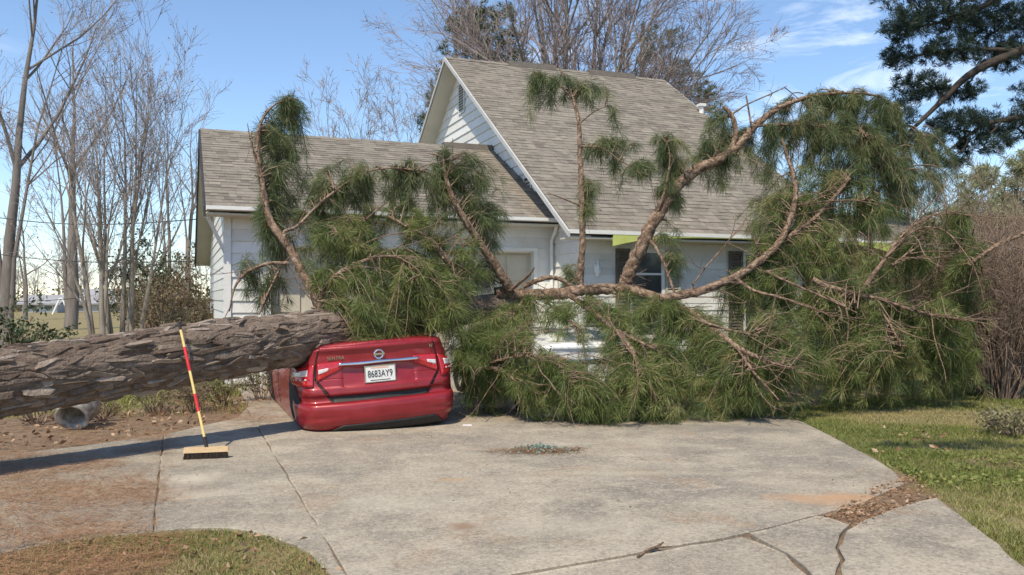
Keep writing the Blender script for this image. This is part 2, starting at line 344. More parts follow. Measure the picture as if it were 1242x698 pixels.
def tan_mask(x, y):                                # dormant, straw coloured turf
    t = np.clip(vnoise(x * 0.8, y * 0.8, 3) * 1.5 - 0.5, 0, 1) * 0.7
    def spot(px, py, rx, ry):
        cx, cy = G(px, py); return np.clip(1.5 - ((x - cx) / rx) ** 2 - ((y - cy) / ry) ** 2, 0, 1)
    t = np.maximum(t, 0.95 * spot(1140, 505, 1.5, 0.9)); t = np.maximum(t, np.where(x < -1, 0.35, 0)); t = np.maximum(t, 0.9 * spot(50, 690, 1.1, 0.5))
    t = np.maximum(t, np.where((x < -5) & (y > 16), 0.75, 0)); return np.clip(t, 0, 1)
dm = dirt_mask(gx, gy)
hard = in_poly(gx, gy, drive) | in_poly(gx, gy, fill) | in_poly(gx, gy, apron_hull)
gz = -0.03 + 0.018 * hard + 0.02 * (vnoise(gx * 1.3, gy * 1.3, 9) - 0.5) * ~hard
idx = np.arange(len(gx)).reshape(XX.shape)
Q = np.stack([idx[:-1, :-1], idx[:-1, 1:], idx[1:, 1:], idx[1:, :-1]], -1).reshape(-1, 4)
gme = mesh_np('lawn', np.stack([gx, gy, gz], 1), [Q], tint=dm, smooth=True)
a_ = gme.attributes.new('tan', 'FLOAT', 'POINT'); a_.data.foreach_set('value', tan_mask(gx, gy).astype(np.float32))
gm = M('lawn_soil', [(0.3, (0.11, 0.11, 0.035)), (0.55, (0.16, 0.15, 0.055)), (0.75, (0.22, 0.18, 0.085))], scale=2.2, detail=10, rough=0.95, bump=0.8, bscale=45, bdist=0.03)
nt = gm.node_tree; b = nt.nodes['Principled BSDF']; src = b.inputs['Base Color'].links[0].from_socket
for attr, stops, sc in (('tan', [(0.3, (0.24, 0.19, 0.09)), (0.7, (0.33, 0.27, 0.14))], 7), ('tint', [(0.3, (0.14, 0.092, 0.058)), (0.7, (0.27, 0.195, 0.125))], 14)):
    an = nt.nodes.new('ShaderNodeAttribute'); an.attribute_name = attr
    nn = nt.nodes.new('ShaderNodeTexNoise'); nn.inputs['Scale'].default_value = sc; nn.inputs['Detail'].default_value = 8
    tcn = nt.nodes.new('ShaderNodeTexCoord'); nt.links.new(tcn.outputs['Object'], nn.inputs[0])
    c = ramp(nt, stops, nn.outputs[0]); x = nt.nodes.new('ShaderNodeMix'); x.data_type = 'RGBA'
    nt.links.new(an.outputs['Fac'], x.inputs[0]); nt.links.new(src, x.inputs[6]); nt.links.new(c, x.inputs[7]); src = x.outputs[2]
nt.links.new(src, b.inputs['Base Color'])
tag(link('lawn', gme, gm), kind='structure')

# ------------------------------------------------------------------ house (local axes: x along the front, y away, z up; origin under the left end of the front eave)
OX, OY = 0.995, 15.0
house = thing('house', 'white lap-sided house with grey shingle roof and attached garage behind the fallen pine', 'house', (OX, OY, 0), (0, 0, TH))
EZ, RB, RZ, XR = 2.71, 7.47, 7.67, 6.45            # main eave height, ridge y, ridge height, right rake x
GE, GZ, GRB, GRZ, GBB, GBZ, GXL = 1.22, 3.02, 5.17, 4.98, 10.2, 2.48, -5.95
SL = (RZ - EZ) / RB
def wall_part(name, quads_or_boxes, mat=siding_mat):
    mb = MB()
    for bx in quads_or_boxes: mb.box(*bx)
    return mb.build(name, mat, house)
def board_row(mb_name, o, d, n, rows, mat, parent, lo, hi, holes=(), pr=0.021):
    """lap boards on a wall plane: o origin, d direction, n outward normal; lo(z)/hi(z) the ends; holes (s0,s1,z0,z1)"""
    o, d, n = np.array(o, float), np.array(d, float), np.array(n, float); up = np.array([0, 0, 1.0])
    for z0, z1 in rows:
        cuts = [h for h in holes if h[2] < z1 - 0.03 and h[3] > z0 + 0.03]
        xs0 = [(lo(z0), lo(z1))]; spans = []
        cur = (lo(z0), lo(z1))
        for h in sorted(cuts):
            spans.append((cur, (h[0], h[0]))); cur = (h[1], h[1])
        spans.append((cur, (hi(z0), hi(z1))))
        for (l0, l1), (h0, h1) in spans:
            if h0 - l0 < 0.03 or h1 - l1 < 0.005: continue
            j = rng.normal(0, 0.002)
            f = lambda s, z, p: o + d * s + up * z + n * (p + j)
            MB().hexa([f(l0, z0 - 0.012, 0.003), f(h0, z0 - 0.012, 0.003), f(h1, z1, 0.003), f(l1, z1, 0.003)],
                      [f(l0, z0 - 0.012, pr), f(h0, z0 - 0.012, pr), f(h1, z1, 0.007), f(l1, z1, 0.007)], rng.uniform(0, 1)).build('siding_board', mat, parent)
def rows(z0, z1, e): n = int(round((z1 - z0) / e)); return [(z0 + (z1 - z0) * i / n, z0 + (z1 - z0) * (i + 1) / n) for i in range(n)]

# main block walls (core) with window openings closed by frames set proud
main_wall = wall_part('front_wall', [(0.45, 5.4, 0.45, 0.60, 0, EZ + 0.05)])
board_row('s', (0, 0.45, 0), (1, 0, 0), (0, -1, 0), rows(0.1, EZ + 0.02, 0.13), siding_mat, main_wall, lambda z: 0.45, lambda z: 5.4,
          [(1.44, 2.18, 0.75, 2.42), (3.95, 4.75, 0.75, 2.42)])
recess = wall_part('entry_wall', [(5.4, 7.9, 1.9, 2.05, 0, EZ + 0.05), (5.25, 5.4, 0.60, 2.05, 0, EZ + 0.05), (7.9, 8.05, 1.75, 1.9, 0, EZ + 0.05)], beige_paint)
side_wall = MB().add([(0.45, y, z) for y, z in [(0.601, 0), (14.3, 0), (14.3, EZ + 0.2), (RB, RZ - 0.16), (0.601, EZ + 0.25)]] + [(0.60, y, z) for y, z in [(0.601, 0), (14.3, 0), (14.3, EZ + 0.2), (RB, RZ - 0.16), (0.601, EZ + 0.25)]],
            [[(0, 1, 2, 3, 4)], [(9, 8, 7, 6, 5)], [(i, (i + 1) % 5, 5 + (i + 1) % 5, 5 + i) for i in range(5)]]).build('gable_wall', siding_mat, house)
zf = lambda z: max(0.45, (z - EZ + 0.05) / SL + 0.12)
zr_ = lambda z: min(14.3, 2 * RB - zf(z))
board_row('s', (0.45, 0, 0), (0, 1, 0), (-1, 0, 0), rows(0.1, 7.5, 0.225), siding_mat, side_wall, zf, zr_, pr=0.034)
MB().box(0.42, 0.485, 0.415, 0.447, 0, EZ - 0.02).box(0.415, 0.447, 0.447, 0.53, 0, EZ - 0.02).build('corner_board', white_paint, house)
wing_wall = wall_part('wing_wall', [(8.05, 12.0, 1.9, 2.05, 0, EZ), (11.85, 12.0, 2.05, 8, 0, EZ)], beige_paint)
board_row('s', (0, 1.9, 0), (1, 0, 0), (0, -1, 0), rows(0.1, EZ - 0.02, 0.13), beige_paint, wing_wall, lambda z: 8.05, lambda z: 12.0)
wall_part('rear_wall', [(0.6, 6.0, 14.15, 14.3, 0, EZ + 0.2), (5.85, 6.0, 2.06, 14.15, 0, EZ + 0.2)])

def window(x0, x1, z0, z1, y, parent, shutters):
    w = MB().box(x0, x0 + .06, y - .05, y + .02, z0, z1).box(x1 - .06, x1, y - .05, y + .02, z0, z1).box(x0 + .06, x1 - .06, y - .05, y + .02, z1 - .07, z1).box(x0 + .06, x1 - .06, y - .06, y + .02, z0, z0 + .06).build('window', white_paint, parent)
    zm = z0 + (z1 - z0) * 0.72
    MB().box(x0 + .06, x1 - .06, y - .02, y - .012, z0 + .06, zm - .02).build('pane', dark_glass, w)
    MB().box(x0 + .06, x1 - .06, y - .008, y + .0, zm + .02, z1 - .07).build('pane', dark_glass, w)
    MB().box(x0 + .06, x1 - .06, y - .035, y + .01, zm - .02, zm + .02).build('meeting_rail', white_paint, w)
    xm = (x0 + x1) / 2; MB().box(xm - .018, xm + .018, y - .030, y - .021, z0 + .061, zm - .021).build('muntin', dark_metal, w)
    for s0, s1, mt in shutters:
        sh = MB().box(s0, s0 + .05, y - .065, y - .03, z0, z1).box(s1 - .05, s1, y - .065, y - .03, z0, z1)
        for zz in (z0, (z0 + z1) / 2 - .03, z1 - .06): sh.box(s0 + .05, s1 - .05, y - .063, y - .03, zz, zz + .06)
        sho = sh.build('shutter', mt, parent)
        ml = MB(); n = int((z1 - z0) / .06)
        for i in range(n):
            zz = z0 + .03 + i * (z1 - z0 - .06) / n; ml.hexa([(s0 + .05, y - .032, zz + .05), (s1 - .05, y - .032, zz + .05), (s1 - .05, y - .036, zz + .055), (s0 + .05, y - .036, zz + .055)],
                                             [(s0 + .05, y - .058, zz), (s1 - .05, y - .058, zz), (s1 - .05, y - .060, zz + .006), (s0 + .05, y - .060, zz + .006)])
        ml.build('louvre', mt, sho)
window(1.44, 2.18, 0.75, 2.42, 0.45, house, [(1.14, 1.43, shutter_dark), (2.19, 2.52, shutter_mat)])
window(3.95, 4.75, 0.75, 2.42, 0.45, house, [(3.62, 3.94, shutter_dark), (4.76, 5.08, shutter_dark)])
door = MB().box(6.0, 6.85, 1.84, 1.899, 0.05, 2.08).build('entry_door', shutter_dark, house)
MB().box(5.88, 5.99, 1.83, 1.899, 0.05, 2.2).box(6.86, 6.97, 1.83, 1.899, 0.05, 2.2).box(5.99, 6.86, 1.83, 1.899, 2.09, 2.2).build('door_trim', soffit_mat, house)
MB().tube([(6.1, 1.80, 1.0), (6.1, 1.76, 1.0)], 0.03, 8).build('door_knob', dark_metal, door)
MB().box(7.1, 7.6, 1.86, 1.899, 1.0, 2.0).build('side_window', dark_glass, house)
ln_ = MB().box(0.70, 0.80, 0.39, 0.42, 1.98, 2.12).tube([(0.75, 0.36, 2.08), (0.75, 0.36, 2.20)], [0.03, 0.012], 8).build('wall_lantern', white_paint, house)
MB().tube([(0.75, 0.36, 1.90), (0.75, 0.36, 1.98), (0.75, 0.36, 2.08)], [0.03, 0.06, 0.045], 8).build('lantern_glass', white_paint, ln_)

# roofs
trim_grey = M('trim_grey', [(0.46, 0.46, 0.44), (0.54, 0.54, 0.52)], scale=4, rough=.6)
def roof_plane(name, p00, p10, p01, p11, parent, thick=0.10, e=0.145):
    """p00 eave left, p10 eave right, p01 ridge left, p11 ridge right (local); deck + real shingle tabs"""
    p00, p10, p01, p11 = [np.array(p, float) for p in (p00, p10, p01, p11)]
    n = np.cross(p10 - p00, p01 - p00); n /= np.linalg.norm(n)
    if n[2] < 0: n = -n
    rf = MB().hexa([p - n * thick for p in (p00, p10, p11, p01)], [p00, p10, p11, p01]).build(name, roof_under, parent)
    Ls = np.linalg.norm(p01 - p00); nr = int(Ls / e); V = []; T = []; c = 0
    for i in range(nr):
        t0, t1 = i / nr, min(1.0, (i + 1.12) / nr); W = np.linalg.norm(p10 - p00); x = -rng.uniform(0, 0.3)
        while x < W:
            w = rng.choice([0.14, 0.2, 0.26, 0.33]) * rng.uniform(0.85, 1.15); a0, a1 = max(0, x) / W, min(W, x + w - 0.004) / W; x += w
            if a1 - a0 < 0.002: continue
            h = rng.choice([0.009, 0.012, 0.017]); 
            def P(a, t): return (p00 * (1 - a) + p10 * a) * (1 - t) + (p01 * (1 - a) + p11 * a) * t
            ov = -0.012 / Ls if i else -0.03 / Ls
            q = [P(a0, t0 + ov) + n * 0.001, P(a1, t0 + ov) + n * 0.001, P(a1, t0 + ov) + n * h, P(a0, t0 + ov) + n * h, P(a1, t1) + n * 0.004, P(a0, t1) + n * 0.004]
            V += q; T += [np.clip(rng.normal(0.5, 0.16) + (0.06 if h > .015 else -0.03), 0, 1)] * 6
    m = len(V) // 6; k = np.arange(m)[:, None] * 6
    polys = [np.concatenate([k + np.array([0, 1, 2, 3]), k + np.array([3, 2, 4, 5])]), np.concatenate([k + np.array([0, 3, 5]), k + np.array([1, 4, 2])])]
    link('shingles', mesh_np('shingles', V, polys, T), shingle_mat, rf, 'stuff')
    return rf
rm = roof_plane('main_roof_front', (0, -0.02, EZ), (XR, -0.02, EZ), (0, RB, RZ), (XR, RB, RZ), house)
rb_ = roof_plane('main_roof_back', (0, 2 * RB, EZ), (XR, 2 * RB, EZ), (0, RB + .003, RZ), (XR, RB + .003, RZ), house, e=0.3)
rg = roof_plane('garage_roof_front', (GXL, GE, GZ), (0.44, GE, GZ), (GXL, GRB, GRZ), (0.44, GRB, GRZ), house)
roof_plane('garage_roof_back', (GXL, GBB, GBZ), (0.44, GBB, GBZ), (GXL, GRB + .003, GRZ), (0.44, GRB + .003, GRZ), house, e=0.3)
roof_plane('wing_roof_front', (XR + .01, 0.45, EZ + .01), (12.4, 0.45, EZ + .01), (XR + .01, 4.6, 3.75), (12.4, 4.6, 3.75), house)
roof_plane('wing_roof_back', (XR + .01, 8.6, EZ + .01), (12.4, 8.6, EZ + .01), (XR + .01, 4.603, 3.75), (12.4, 4.603, 3.75), house, e=0.3)
for x0, x1 in ((1.7, 3.05), (4.05, 5.45)): MB().hexa([(x0, RB - .16, RZ - .09), (x1, RB - .16, RZ - .09), (x1, RB + .16, RZ - .09), (x0, RB + .16, RZ - .09)], [(x0, RB - .1, RZ + .07), (x1, RB - .1, RZ + .07), (x1, RB + .1, RZ + .07), (x0, RB + .1, RZ + .07)]).build('ridge_vent', roof_under, house)
MB().hexa([(-.75, GRB - .16, GRZ - .07), (.42, GRB - .16, GRZ - .07), (.42, GRB + .16, GRZ - .07), (-.75, GRB + .16, GRZ - .07)], [(-.75, GRB - .1, GRZ + .07), (.42, GRB - .1, GRZ + .07), (.42, GRB + .1, GRZ + .07), (-.75, GRB + .1, GRZ + .07)]).build('ridge_vent', roof_under, house)
# ridge caps
for (x0, x1, yb, zz) in ((0, XR, RB, RZ), (GXL, 0.43, GRB, GRZ)):
    k = int((x1 - x0) / 0.3); mb = MB()
    for i in range(k):
        a0 = x0 + (x1 - x0) * i / k; a1 = x0 + (x1 - x0) * (i + 1.05) / k; h = 0.02
        mb.add([(a0, yb - .15, zz - .09 + h), (a1, yb - .15, zz - .09 + h * .5), (a1, yb, zz + .016), (a0, yb, zz + .028), (a0, yb + .15, zz - .09 + h), (a1, yb + .15, zz - .09 + h * .5)], [[(0, 1, 2, 3), (3, 2, 5, 4)]], rng.uniform(0.3, 0.7))
    mb.build('ridge_cap', shingle_mat, house)
# eaves, fascia, gutters, rakes, soffits
MB().box(0.0, XR, -0.055, -0.022, EZ - 0.075, EZ - 0.005).build('fascia', white_paint, house)
MB().box(XR + .02, 12.4, 0.41, 0.445, EZ - 0.15, EZ - 0.002).build('fascia', white_paint, house)
MB().box(0.03, XR + 1.4, -0.018, 0.44, EZ - 0.155, EZ - 0.13).build('soffit', soffit_mat, house)
MB().box(XR - .4, 12.3, 0.46, 1.85, EZ - 0.15, EZ - 0.12).build('soffit', soffit_mat, house)
MB().box(GXL, 0.44, GE - 0.045, GE - 0.012, GZ - 0.085, GZ - 0.006).build('fascia', white_paint, house)
MB().box(GXL + .03, 0.44, GE - 0.01, 1.64, GZ - 0.15, GZ - 0.12).build('soffit', soffit_mat, house)
# low arched valance under the front eave, lime painted
xa, xb = 0.85, 7.25; mb = MB(); n = 40
for i in range(n):
    t0, t1 = i / n, (i + 1) / n
    zb = lambda t: EZ - 0.090 - 0.19 * abs(2 * t - 1) ** 4.5
    x0, x1 = xa + (xb - xa) * t0, xa + (xb - xa) * t1
    mb.hexa([(x0, -0.05, zb(t0)), (x1, -0.05, zb(t1)), (x1, -0.05, EZ - 0.077), (x0, -0.05, EZ - 0.077)], [(x0, -0.02, zb(t0)), (x1, -0.02, zb(t1)), (x1, -0.02, EZ - 0.077), (x0, -0.02, EZ - 0.077)])
mb.build('arched_valance', lime_paint, house)
def rake(x, y0, z0, y1, z1, w, d, mat, name='rake_board', t=0.035):
    MB().hexa([(x, y0, z0 - d), (x, y1, z1 - d), (x, y1, z1), (x, y0, z0)], [(x + t, y0, z0 - d), (x + t, y1, z1 - d), (x + t, y1, z1), (x + t, y0, z0)]).build(name, mat, house)
for x in (-0.036, XR + .001):
    rake(x, -0.05, EZ - 0.035, RB, RZ - .0, 0, 0.10, trim_grey); rake(x, 2 * RB + .03, EZ - 0.02, RB + .002, RZ - .0, 0, 0.10, trim_grey)
rake(0.0, 0.0, EZ - 0.115, RB, RZ - .125, 0, 0.02, soffit_mat, 'rake_soffit', 0.44); rake(0.0, 2 * RB, EZ - 0.115, RB + .002, RZ - .125, 0, 0.02, soffit_mat, 'rake_soffit', 0.44)
rake(GXL - .036, GE, GZ - .01, GRB, GRZ, 0, 0.17, dark_metal); rake(GXL - .036, GBB, GBZ, GRB + .002, GRZ, 0, 0.17, dark_metal)
rake(GXL, GE, GZ - .115, GRB, GRZ - .115, 0, 0.02, soffit_mat, 'rake_soffit', 0.35); rake(GXL, GBB, GBZ - .115, GRB + .002, GRZ - .115, 0, 0.02, soffit_mat, 'rake_soffit', 0.35)
# gable vents
def gvent(y0, y1, z0, z1):
    v = MB().box(0.395, 0.413, y0, y0 + .04, z0, z1).box(0.395, 0.413, y1 - .04, y1, z0, z1).box(0.395, 0.413, y0 + .04, y1 - .04, z1 - .04, z1).box(0.395, 0.413, y0 + .04, y1 - .04, z0, z0 + .04).build('gable_vent', white_paint, house)
    MB().box(0.408, 0.4135, y0 + .04, y1 - .04, z0 + .04, z1 - .04).build('vent_screen', dark_metal, v)
    n = int((z1 - z0 - .08) / .07)
    for i in range(n):
        zz = z0 + .045 + i * .07; MB().hexa([(0.394, y0 + .041, zz), (0.394, y1 - .041, zz), (0.394, y1 - .041, zz + .02), (0.394, y0 + .041, zz + .02)], [(0.4075, y0 + .041, zz + .03), (0.4075, y1 - .041, zz + .03), (0.4075, y1 - .041, zz + .05), (0.4075, y0 + .041, zz + .05)]).build('vent_slat', shutter_mat, v)
gvent(7.15, 7.65, 6.25, 7.05); gvent(2.72, 3.12, 3.58, 4.05)
MB().tube([(XR - .10, 5.45, 6.2), (XR - .10, 5.45, 6.50)], 0.06, 10).box(XR - .19, XR - .01, 5.36, 5.54, 6.501, 6.57).build('vent_pipe', white_paint, house)

# downpipe at the inside corner and garage gutter lip
MB().tube([(.36, 1.30, GZ - .10), (.36, 1.42, GZ - .28), (.36, 1.56, GZ - .40), (.36, 1.57, .12), (.36, 1.45, .05)], .035, 8).build('downpipe', white_paint, house)
MB().box(GXL + .01, 0.43, GE - .125, GE - .047, GZ - .075, GZ - .06).box(GXL + .01, 0.43, GE - .135, GE - .125, GZ - .075, GZ - .015).build('gutter', white_paint, house)
# garage
gw = wall_part('garage_wall', [(-5.6, -5.0, 1.65, 1.80, 0, GZ + .05), (-2.45, -2.05, 1.65, 1.80, 0, 2.38), (0.02, 0.44, 1.65, 1.80, 0, GZ + .05), (-5.0, 0.02, 1.65, 1.80, 2.38, GZ + .05)])
board_row('s', (0, 1.65, 0), (1, 0, 0), (0, -1, 0), rows(0.05, GZ - .13, 0.205), siding_mat, gw, lambda z: -5.6, lambda z: 0.42, [(-5.06, -2.39, -1, 2.44), (-2.11, 0.08, -1, 2.44)], pr=.034)
gs = MB().add([(x, y, z) for x in (-5.6, -5.45) for y, z in [(1.801, 0), (9.8, 0), (9.8, GBZ), (GRB, GRZ - .14), (1.801, GZ + .1)]], [[(0, 1, 2, 3, 4)], [(9, 8, 7, 6, 5)], [(i, (i + 1) % 5, 5 + (i + 1) % 5, 5 + i) for i in range(5)]]).build('garage_side_wall', siding_mat, house)
s1_ = (GRZ - GZ) / (GRB - GE); s2_ = (GRZ - GBZ) / (GBB - GRB)
board_row('s', (-5.6, 0, 0), (0, 1, 0), (-1, 0, 0), rows(0.05, GRZ - .25, 0.205), siding_mat, gs, lambda z: max(1.66, GE + (z - GZ + .14) / s1_), lambda z: min(9.8, GBB - (z - GBZ + .14) / s2_))
MB().box(-5.66, -5.54, 1.595, 1.612, 0, GZ - .15).build('corner_board', white_paint, house)
for x0, x1 in ((-5.0, -2.45), (-2.05, 0.02)):
    gd = MB().box(x0 - .02, x1 + .02, 1.79, 1.83, 0.0, 2.40).build('garage_door', beige_paint, house)
    for r_ in range(4):
        for c_ in range(4):
            w = (x1 - x0 - .1) / 4; a = x0 + .05 + c_ * w; z = 0.04 + r_ * .585
            MB().box(a + .04, a + w - .04, 1.765, 1.789, z + .05, z + .535).build('door_panel', beige_paint, gd)
    MB().box(x0 - .07, x0 + .01, 1.600, 1.649, 0, 2.40).box(x1 - .01, x1 + .07, 1.600, 1.649, 0, 2.40).box(x0 - .07, x1 + .07, 1.598, 1.649, 2.401, 2.47).build('door_casing', white_paint, house)
# pilaster with bracket and knee braces on the garage front
MB().box(-5.02, -4.89, 1.57, 1.612, 0.05, GZ - .5).build('pilaster', white_paint, house)
MB().hexa([(-5.03, 1.27, GZ - .16), (-4.88, 1.27, GZ - .16), (-4.88, 1.62, GZ - .16), (-5.03, 1.62, GZ - .16)], [(-5.03, 1.56, GZ - .52), (-4.88, 1.56, GZ - .52), (-4.88, 1.62, GZ - .52), (-5.03, 1.62, GZ - .52)]).build('eave_bracket', white_paint, house)
MB().bar((-5.63, 1.68, GZ - .75), (-5.91, 1.50, GZ - .17), .06, .06, (0, 1, 0)).build('knee_brace', white_paint, house)
# ------------------------------------------------------------------ fallen pine
bark = M('pine_bark', [(0.18, (0.055, 0.036, 0.025)), (0.38, (0.135, 0.098, 0.074)), (0.56, (0.215, 0.165, 0.128)), (0.72, (0.34, 0.28, 0.228)), (0.90, (0.40, 0.18, 0.085))], scale=11, detail=9, rough=0.95, tint=0.5, bump=0.9, bscale=48, bdist=0.02)
limb_bark = M('limb_bark', [(0.30, (0.05, 0.033, 0.025)), (0.45, (0.14, 0.092, 0.062)), (0.56, (0.24, 0.16, 0.108)), (0.70, (0.37, 0.285, 0.215))], scale=30, detail=5, rough=0.92, tint=0.3, bump=1.0, bscale=40, bdist=0.02)
twig_mat = M('twig_bark', [(0.14, 0.095, 0.065), (0.27, 0.19, 0.13)], scale=12, rough=0.9)
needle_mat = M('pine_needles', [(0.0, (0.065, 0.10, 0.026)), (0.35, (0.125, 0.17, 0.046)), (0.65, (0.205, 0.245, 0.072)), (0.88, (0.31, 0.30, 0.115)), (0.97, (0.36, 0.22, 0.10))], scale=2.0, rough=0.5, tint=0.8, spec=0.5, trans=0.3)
needle_high = M('pine_needles_high', [(0.0, (0.065, 0.098, 0.038)), (0.4, (0.12, 0.158, 0.062)), (0.75, (0.185, 0.215, 0.085)), (0.9, (0.27, 0.265, 0.11)), (0.98, (0.34, 0.22, 0.10))], scale=2.0, rough=0.5, tint=0.8, spec=0.5, trans=0.3)  # slightly greyer green for the high limbs

TA, TB = np.array([-4.42, 7.4, 0.77]), np.array([-2.17, 10.2, 1.065])     # two points on the trunk axis
TR = 0.30
pine = thing('fallen_pine_tree', 'huge fallen pine with thick trunk across the red car and crown against the house', 'tree', (-6.9, 4.3, 0))
POF = np.array([-6.9, 4.3, 0.0])
def pine_trunk():
    ctrl = np.array([[*(TA + (TA - TB) * 1.1), 0.32], [*(TA + (TA - TB) * 0.5), 0.30], [*TA, 0.276], [*((TA + TB) / 2 + np.array([0, 0, 0.012])), 0.278], [*TB, 0.273], [*at(470, 394, 10.95), 0.25], [*at(530, 383, 11.5), 0.21], [*at(590, 372, 12.0), 0.16], [*at(640, 362, 12.2), 0.115]])
    n, m = 980, 300
    S = smooth_path(ctrl, n); P = S[:, :3]; R = S[:, 3]
    V, Qd = tubes(P[None], R[None], m)
    C = np.repeat(P, m, 0); N = unit(V - C)
    ds = np.concatenate(([0], np.cumsum(np.linalg.norm(np.diff(P, axis=0), axis=1))))
    s = np.repeat(ds, m); c = np.tile(np.arange(m) / m, n)          # along, around (0..1)
    g = np.random.default_rng(3)
    # warp then plate pattern: long flat plates split by deep furrows
    def cells(nc, lu, warp, sd, skew):
        tab = np.random.default_rng(sd).uniform(0, 1, (900, nc, 3))
        cw = c * nc + warp * (vnoise(s * 2.6, np.abs(c - .5) * 26, sd) - .5) + .5 * warp * (vnoise(s * 7, c * 34, sd + 1) - .5)
        u_ = (s + .16 * (vnoise(s * 3, c * 22, sd + 2) - .5)) / lu + skew * c * nc; ui = np.floor(u_).astype(int); ci = np.floor(cw).astype(int)
        f1 = np.full(len(s), 9.0); f2 = np.full(len(s), 9.0); pid = np.zeros(len(s))
        for di in (-1, 0, 1):
            for dj in (-1, 0, 1):
                r = tab[(ui + di) % 900, (ci + dj) % nc]
                d = np.hypot(u_ - (ui + di + r[:, 0]), cw - (ci + dj + r[:, 1]))
                m1 = d < f1; f2 = np.where(m1, f1, np.minimum(f2, d)); pid = np.where(m1, r[:, 2], pid); f1 = np.where(m1, d, f1)
        return f2 - f1, pid
    e1, pid = cells(20, .46, 1.7, 3, 0.0); e2, pid2 = cells(36, .20, 1.8, 23, 0.0)
    e = np.clip(e1 / .13, 0, 1); e = e * e * (3 - 2 * e); eb = np.clip(e2 / .09, 0, 1); eb = eb * eb * (3 - 2 * eb)
    h = .016 * e * (.45 + .75 * pid) + .008 * eb * e * (.2 + pid2) + .006 * (vnoise(s * 24, c * 130, 6) - .5) + .018 * (vnoise(s * 1.6, c * 8, 8) - .5)
    h = h + .008 * np.floor(vnoise(s * 6, c * 80, 15) * 3) / 3
    fade = np.clip(R / 0.3, 0.3, 1); V = V + N * (h * np.repeat(fade, m))[:, None]
    t = np.clip(0.22 + 0.30 * pid + 0.32 * pid2 + 0.3 * (vnoise(s * 14, c * 60, 7) - .5) + np.where(vnoise(s * 5, c * 26, 11) > 0.87, 0.4, 0), 0, 1)
    tr = link('trunk', mesh_np('trunk', V - POF, [Qd], t * .7, True), bark, pine)
    # loose flat bark plates, proud of the furrowed trunk
    B0 = (C + (V - C)).reshape(n, m, 3); Cg = P; Rg = np.linalg.norm(C + N * 0 - C, axis=1)
    U0 = N.reshape(n, m, 3); g = np.random.default_rng(77); smax = ds[-1]
    def sp(s_, th_, hgt):
        i = np.clip(np.searchsorted(ds, s_), 1, n - 1); j = (np.round(th_ * m).astype(int)) % m
        f = ((s_ - ds[i - 1]) / (ds[i] - ds[i - 1] + 1e-9))[:, None]; c_ = P[i - 1] * (1 - f) + P[i] * f; nn_ = unit(U0[i - 1, j] * (1 - f) + U0[i, j] * f)
        return c_ + nn_ * (R[i] + hgt)[:, None], nn_
    plates = []; nst = 31
    for k in range(nst):
        s_ = g.uniform(0, .3); ph = 0
        while s_ < smax * .80:
            Lp = g.uniform(.10, .34) * (1.5 if g.uniform() < .15 else 1); c0 = (k + .5 + .32 * np.sin(s_ * 2.1 + k * 1.7) + g.normal(0, .12)) / nst; Wp = g.uniform(.6, 1.15) / nst
            if g.uniform() < .86: plates.append((s_ + Lp / 2, c0, Lp * g.uniform(.95, 1.1), Wp, g.uniform(.014, .042), g.uniform(0, 1)))
            s_ += Lp + g.uniform(.0, .05)
    N8 = 10; a8 = np.arange(N8) / N8 * 2 * np.pi; out = []
    for (s0, c0, Lp, Wp, hh, tt) in plates:
        jr = g.uniform(.66, 1.12, N8); ca, sa = np.cos(a8), np.sin(a8); ex = np.sign(ca) * np.abs(ca) ** .45; ey = np.sign(sa) * np.abs(sa) ** .5; sk = g.normal(0, .012)
        tilt = g.normal(0, .25); tw = g.normal(0, .35); rings = []
        for (sc, hf) in ((1.0, -.004), (.97, hh * .72), (.80, hh)):
            ss = np.clip(s0 + ex * jr * sc * Lp / 2, .01, smax - .01); cc = c0 + ey * jr * sc * Wp / 2 + sk * ex
            h_ = np.full(N8, hf) if hf < 0 else hf * (1 + tilt * ex + tw * ey); rings.append(sp(ss, cc % 1.0, h_)[0])
        cen, nn_ = sp(np.array([s0]), np.array([c0 % 1.0]), np.array([hh * .95])); Vp = np.concatenate(rings + [cen]); k8 = np.arange(N8); k9 = (k8 + 1) % N8
        quads = np.concatenate([np.stack([k8, k9, N8 + k9, N8 + k8], -1), np.stack([N8 + k8, N8 + k9, 2 * N8 + k9, 2 * N8 + k8], -1)]); tris = np.stack([2 * N8 + k8, 2 * N8 + k9, np.full(N8, 3 * N8)], -1)
        v = np.array([0, 0, H]) - cen[0]; face = float(nn_[0] @ unit(v)); px = CX + F * cen[0][0] / max(cen[0][1], .1)
        vis = face > .05 and -20 < px < 470; out.append((vis, Lp * Wp * max(face, 0) / max(np.linalg.norm(v), .5), Vp, quads, tris, tt))
    order = sorted([o for o in out if o[0]], key=lambda o: -o[1]); top = order[:290]; rest = order[290:] + [o for o in out if not o[0]]
    for o in top:
        MB().add(o[2] - POF, [o[3], o[4]], .1 + .8 * o[5]).build('bark_plate', bark, tr)
    mb = MB()
    for o in rest: mb.add(o[2] - POF, [o[3], o[4]], .2 + .75 * o[5])
    mb.build('bark_plates', bark, tr, 'stuff')
    return tr
pine_trunk()

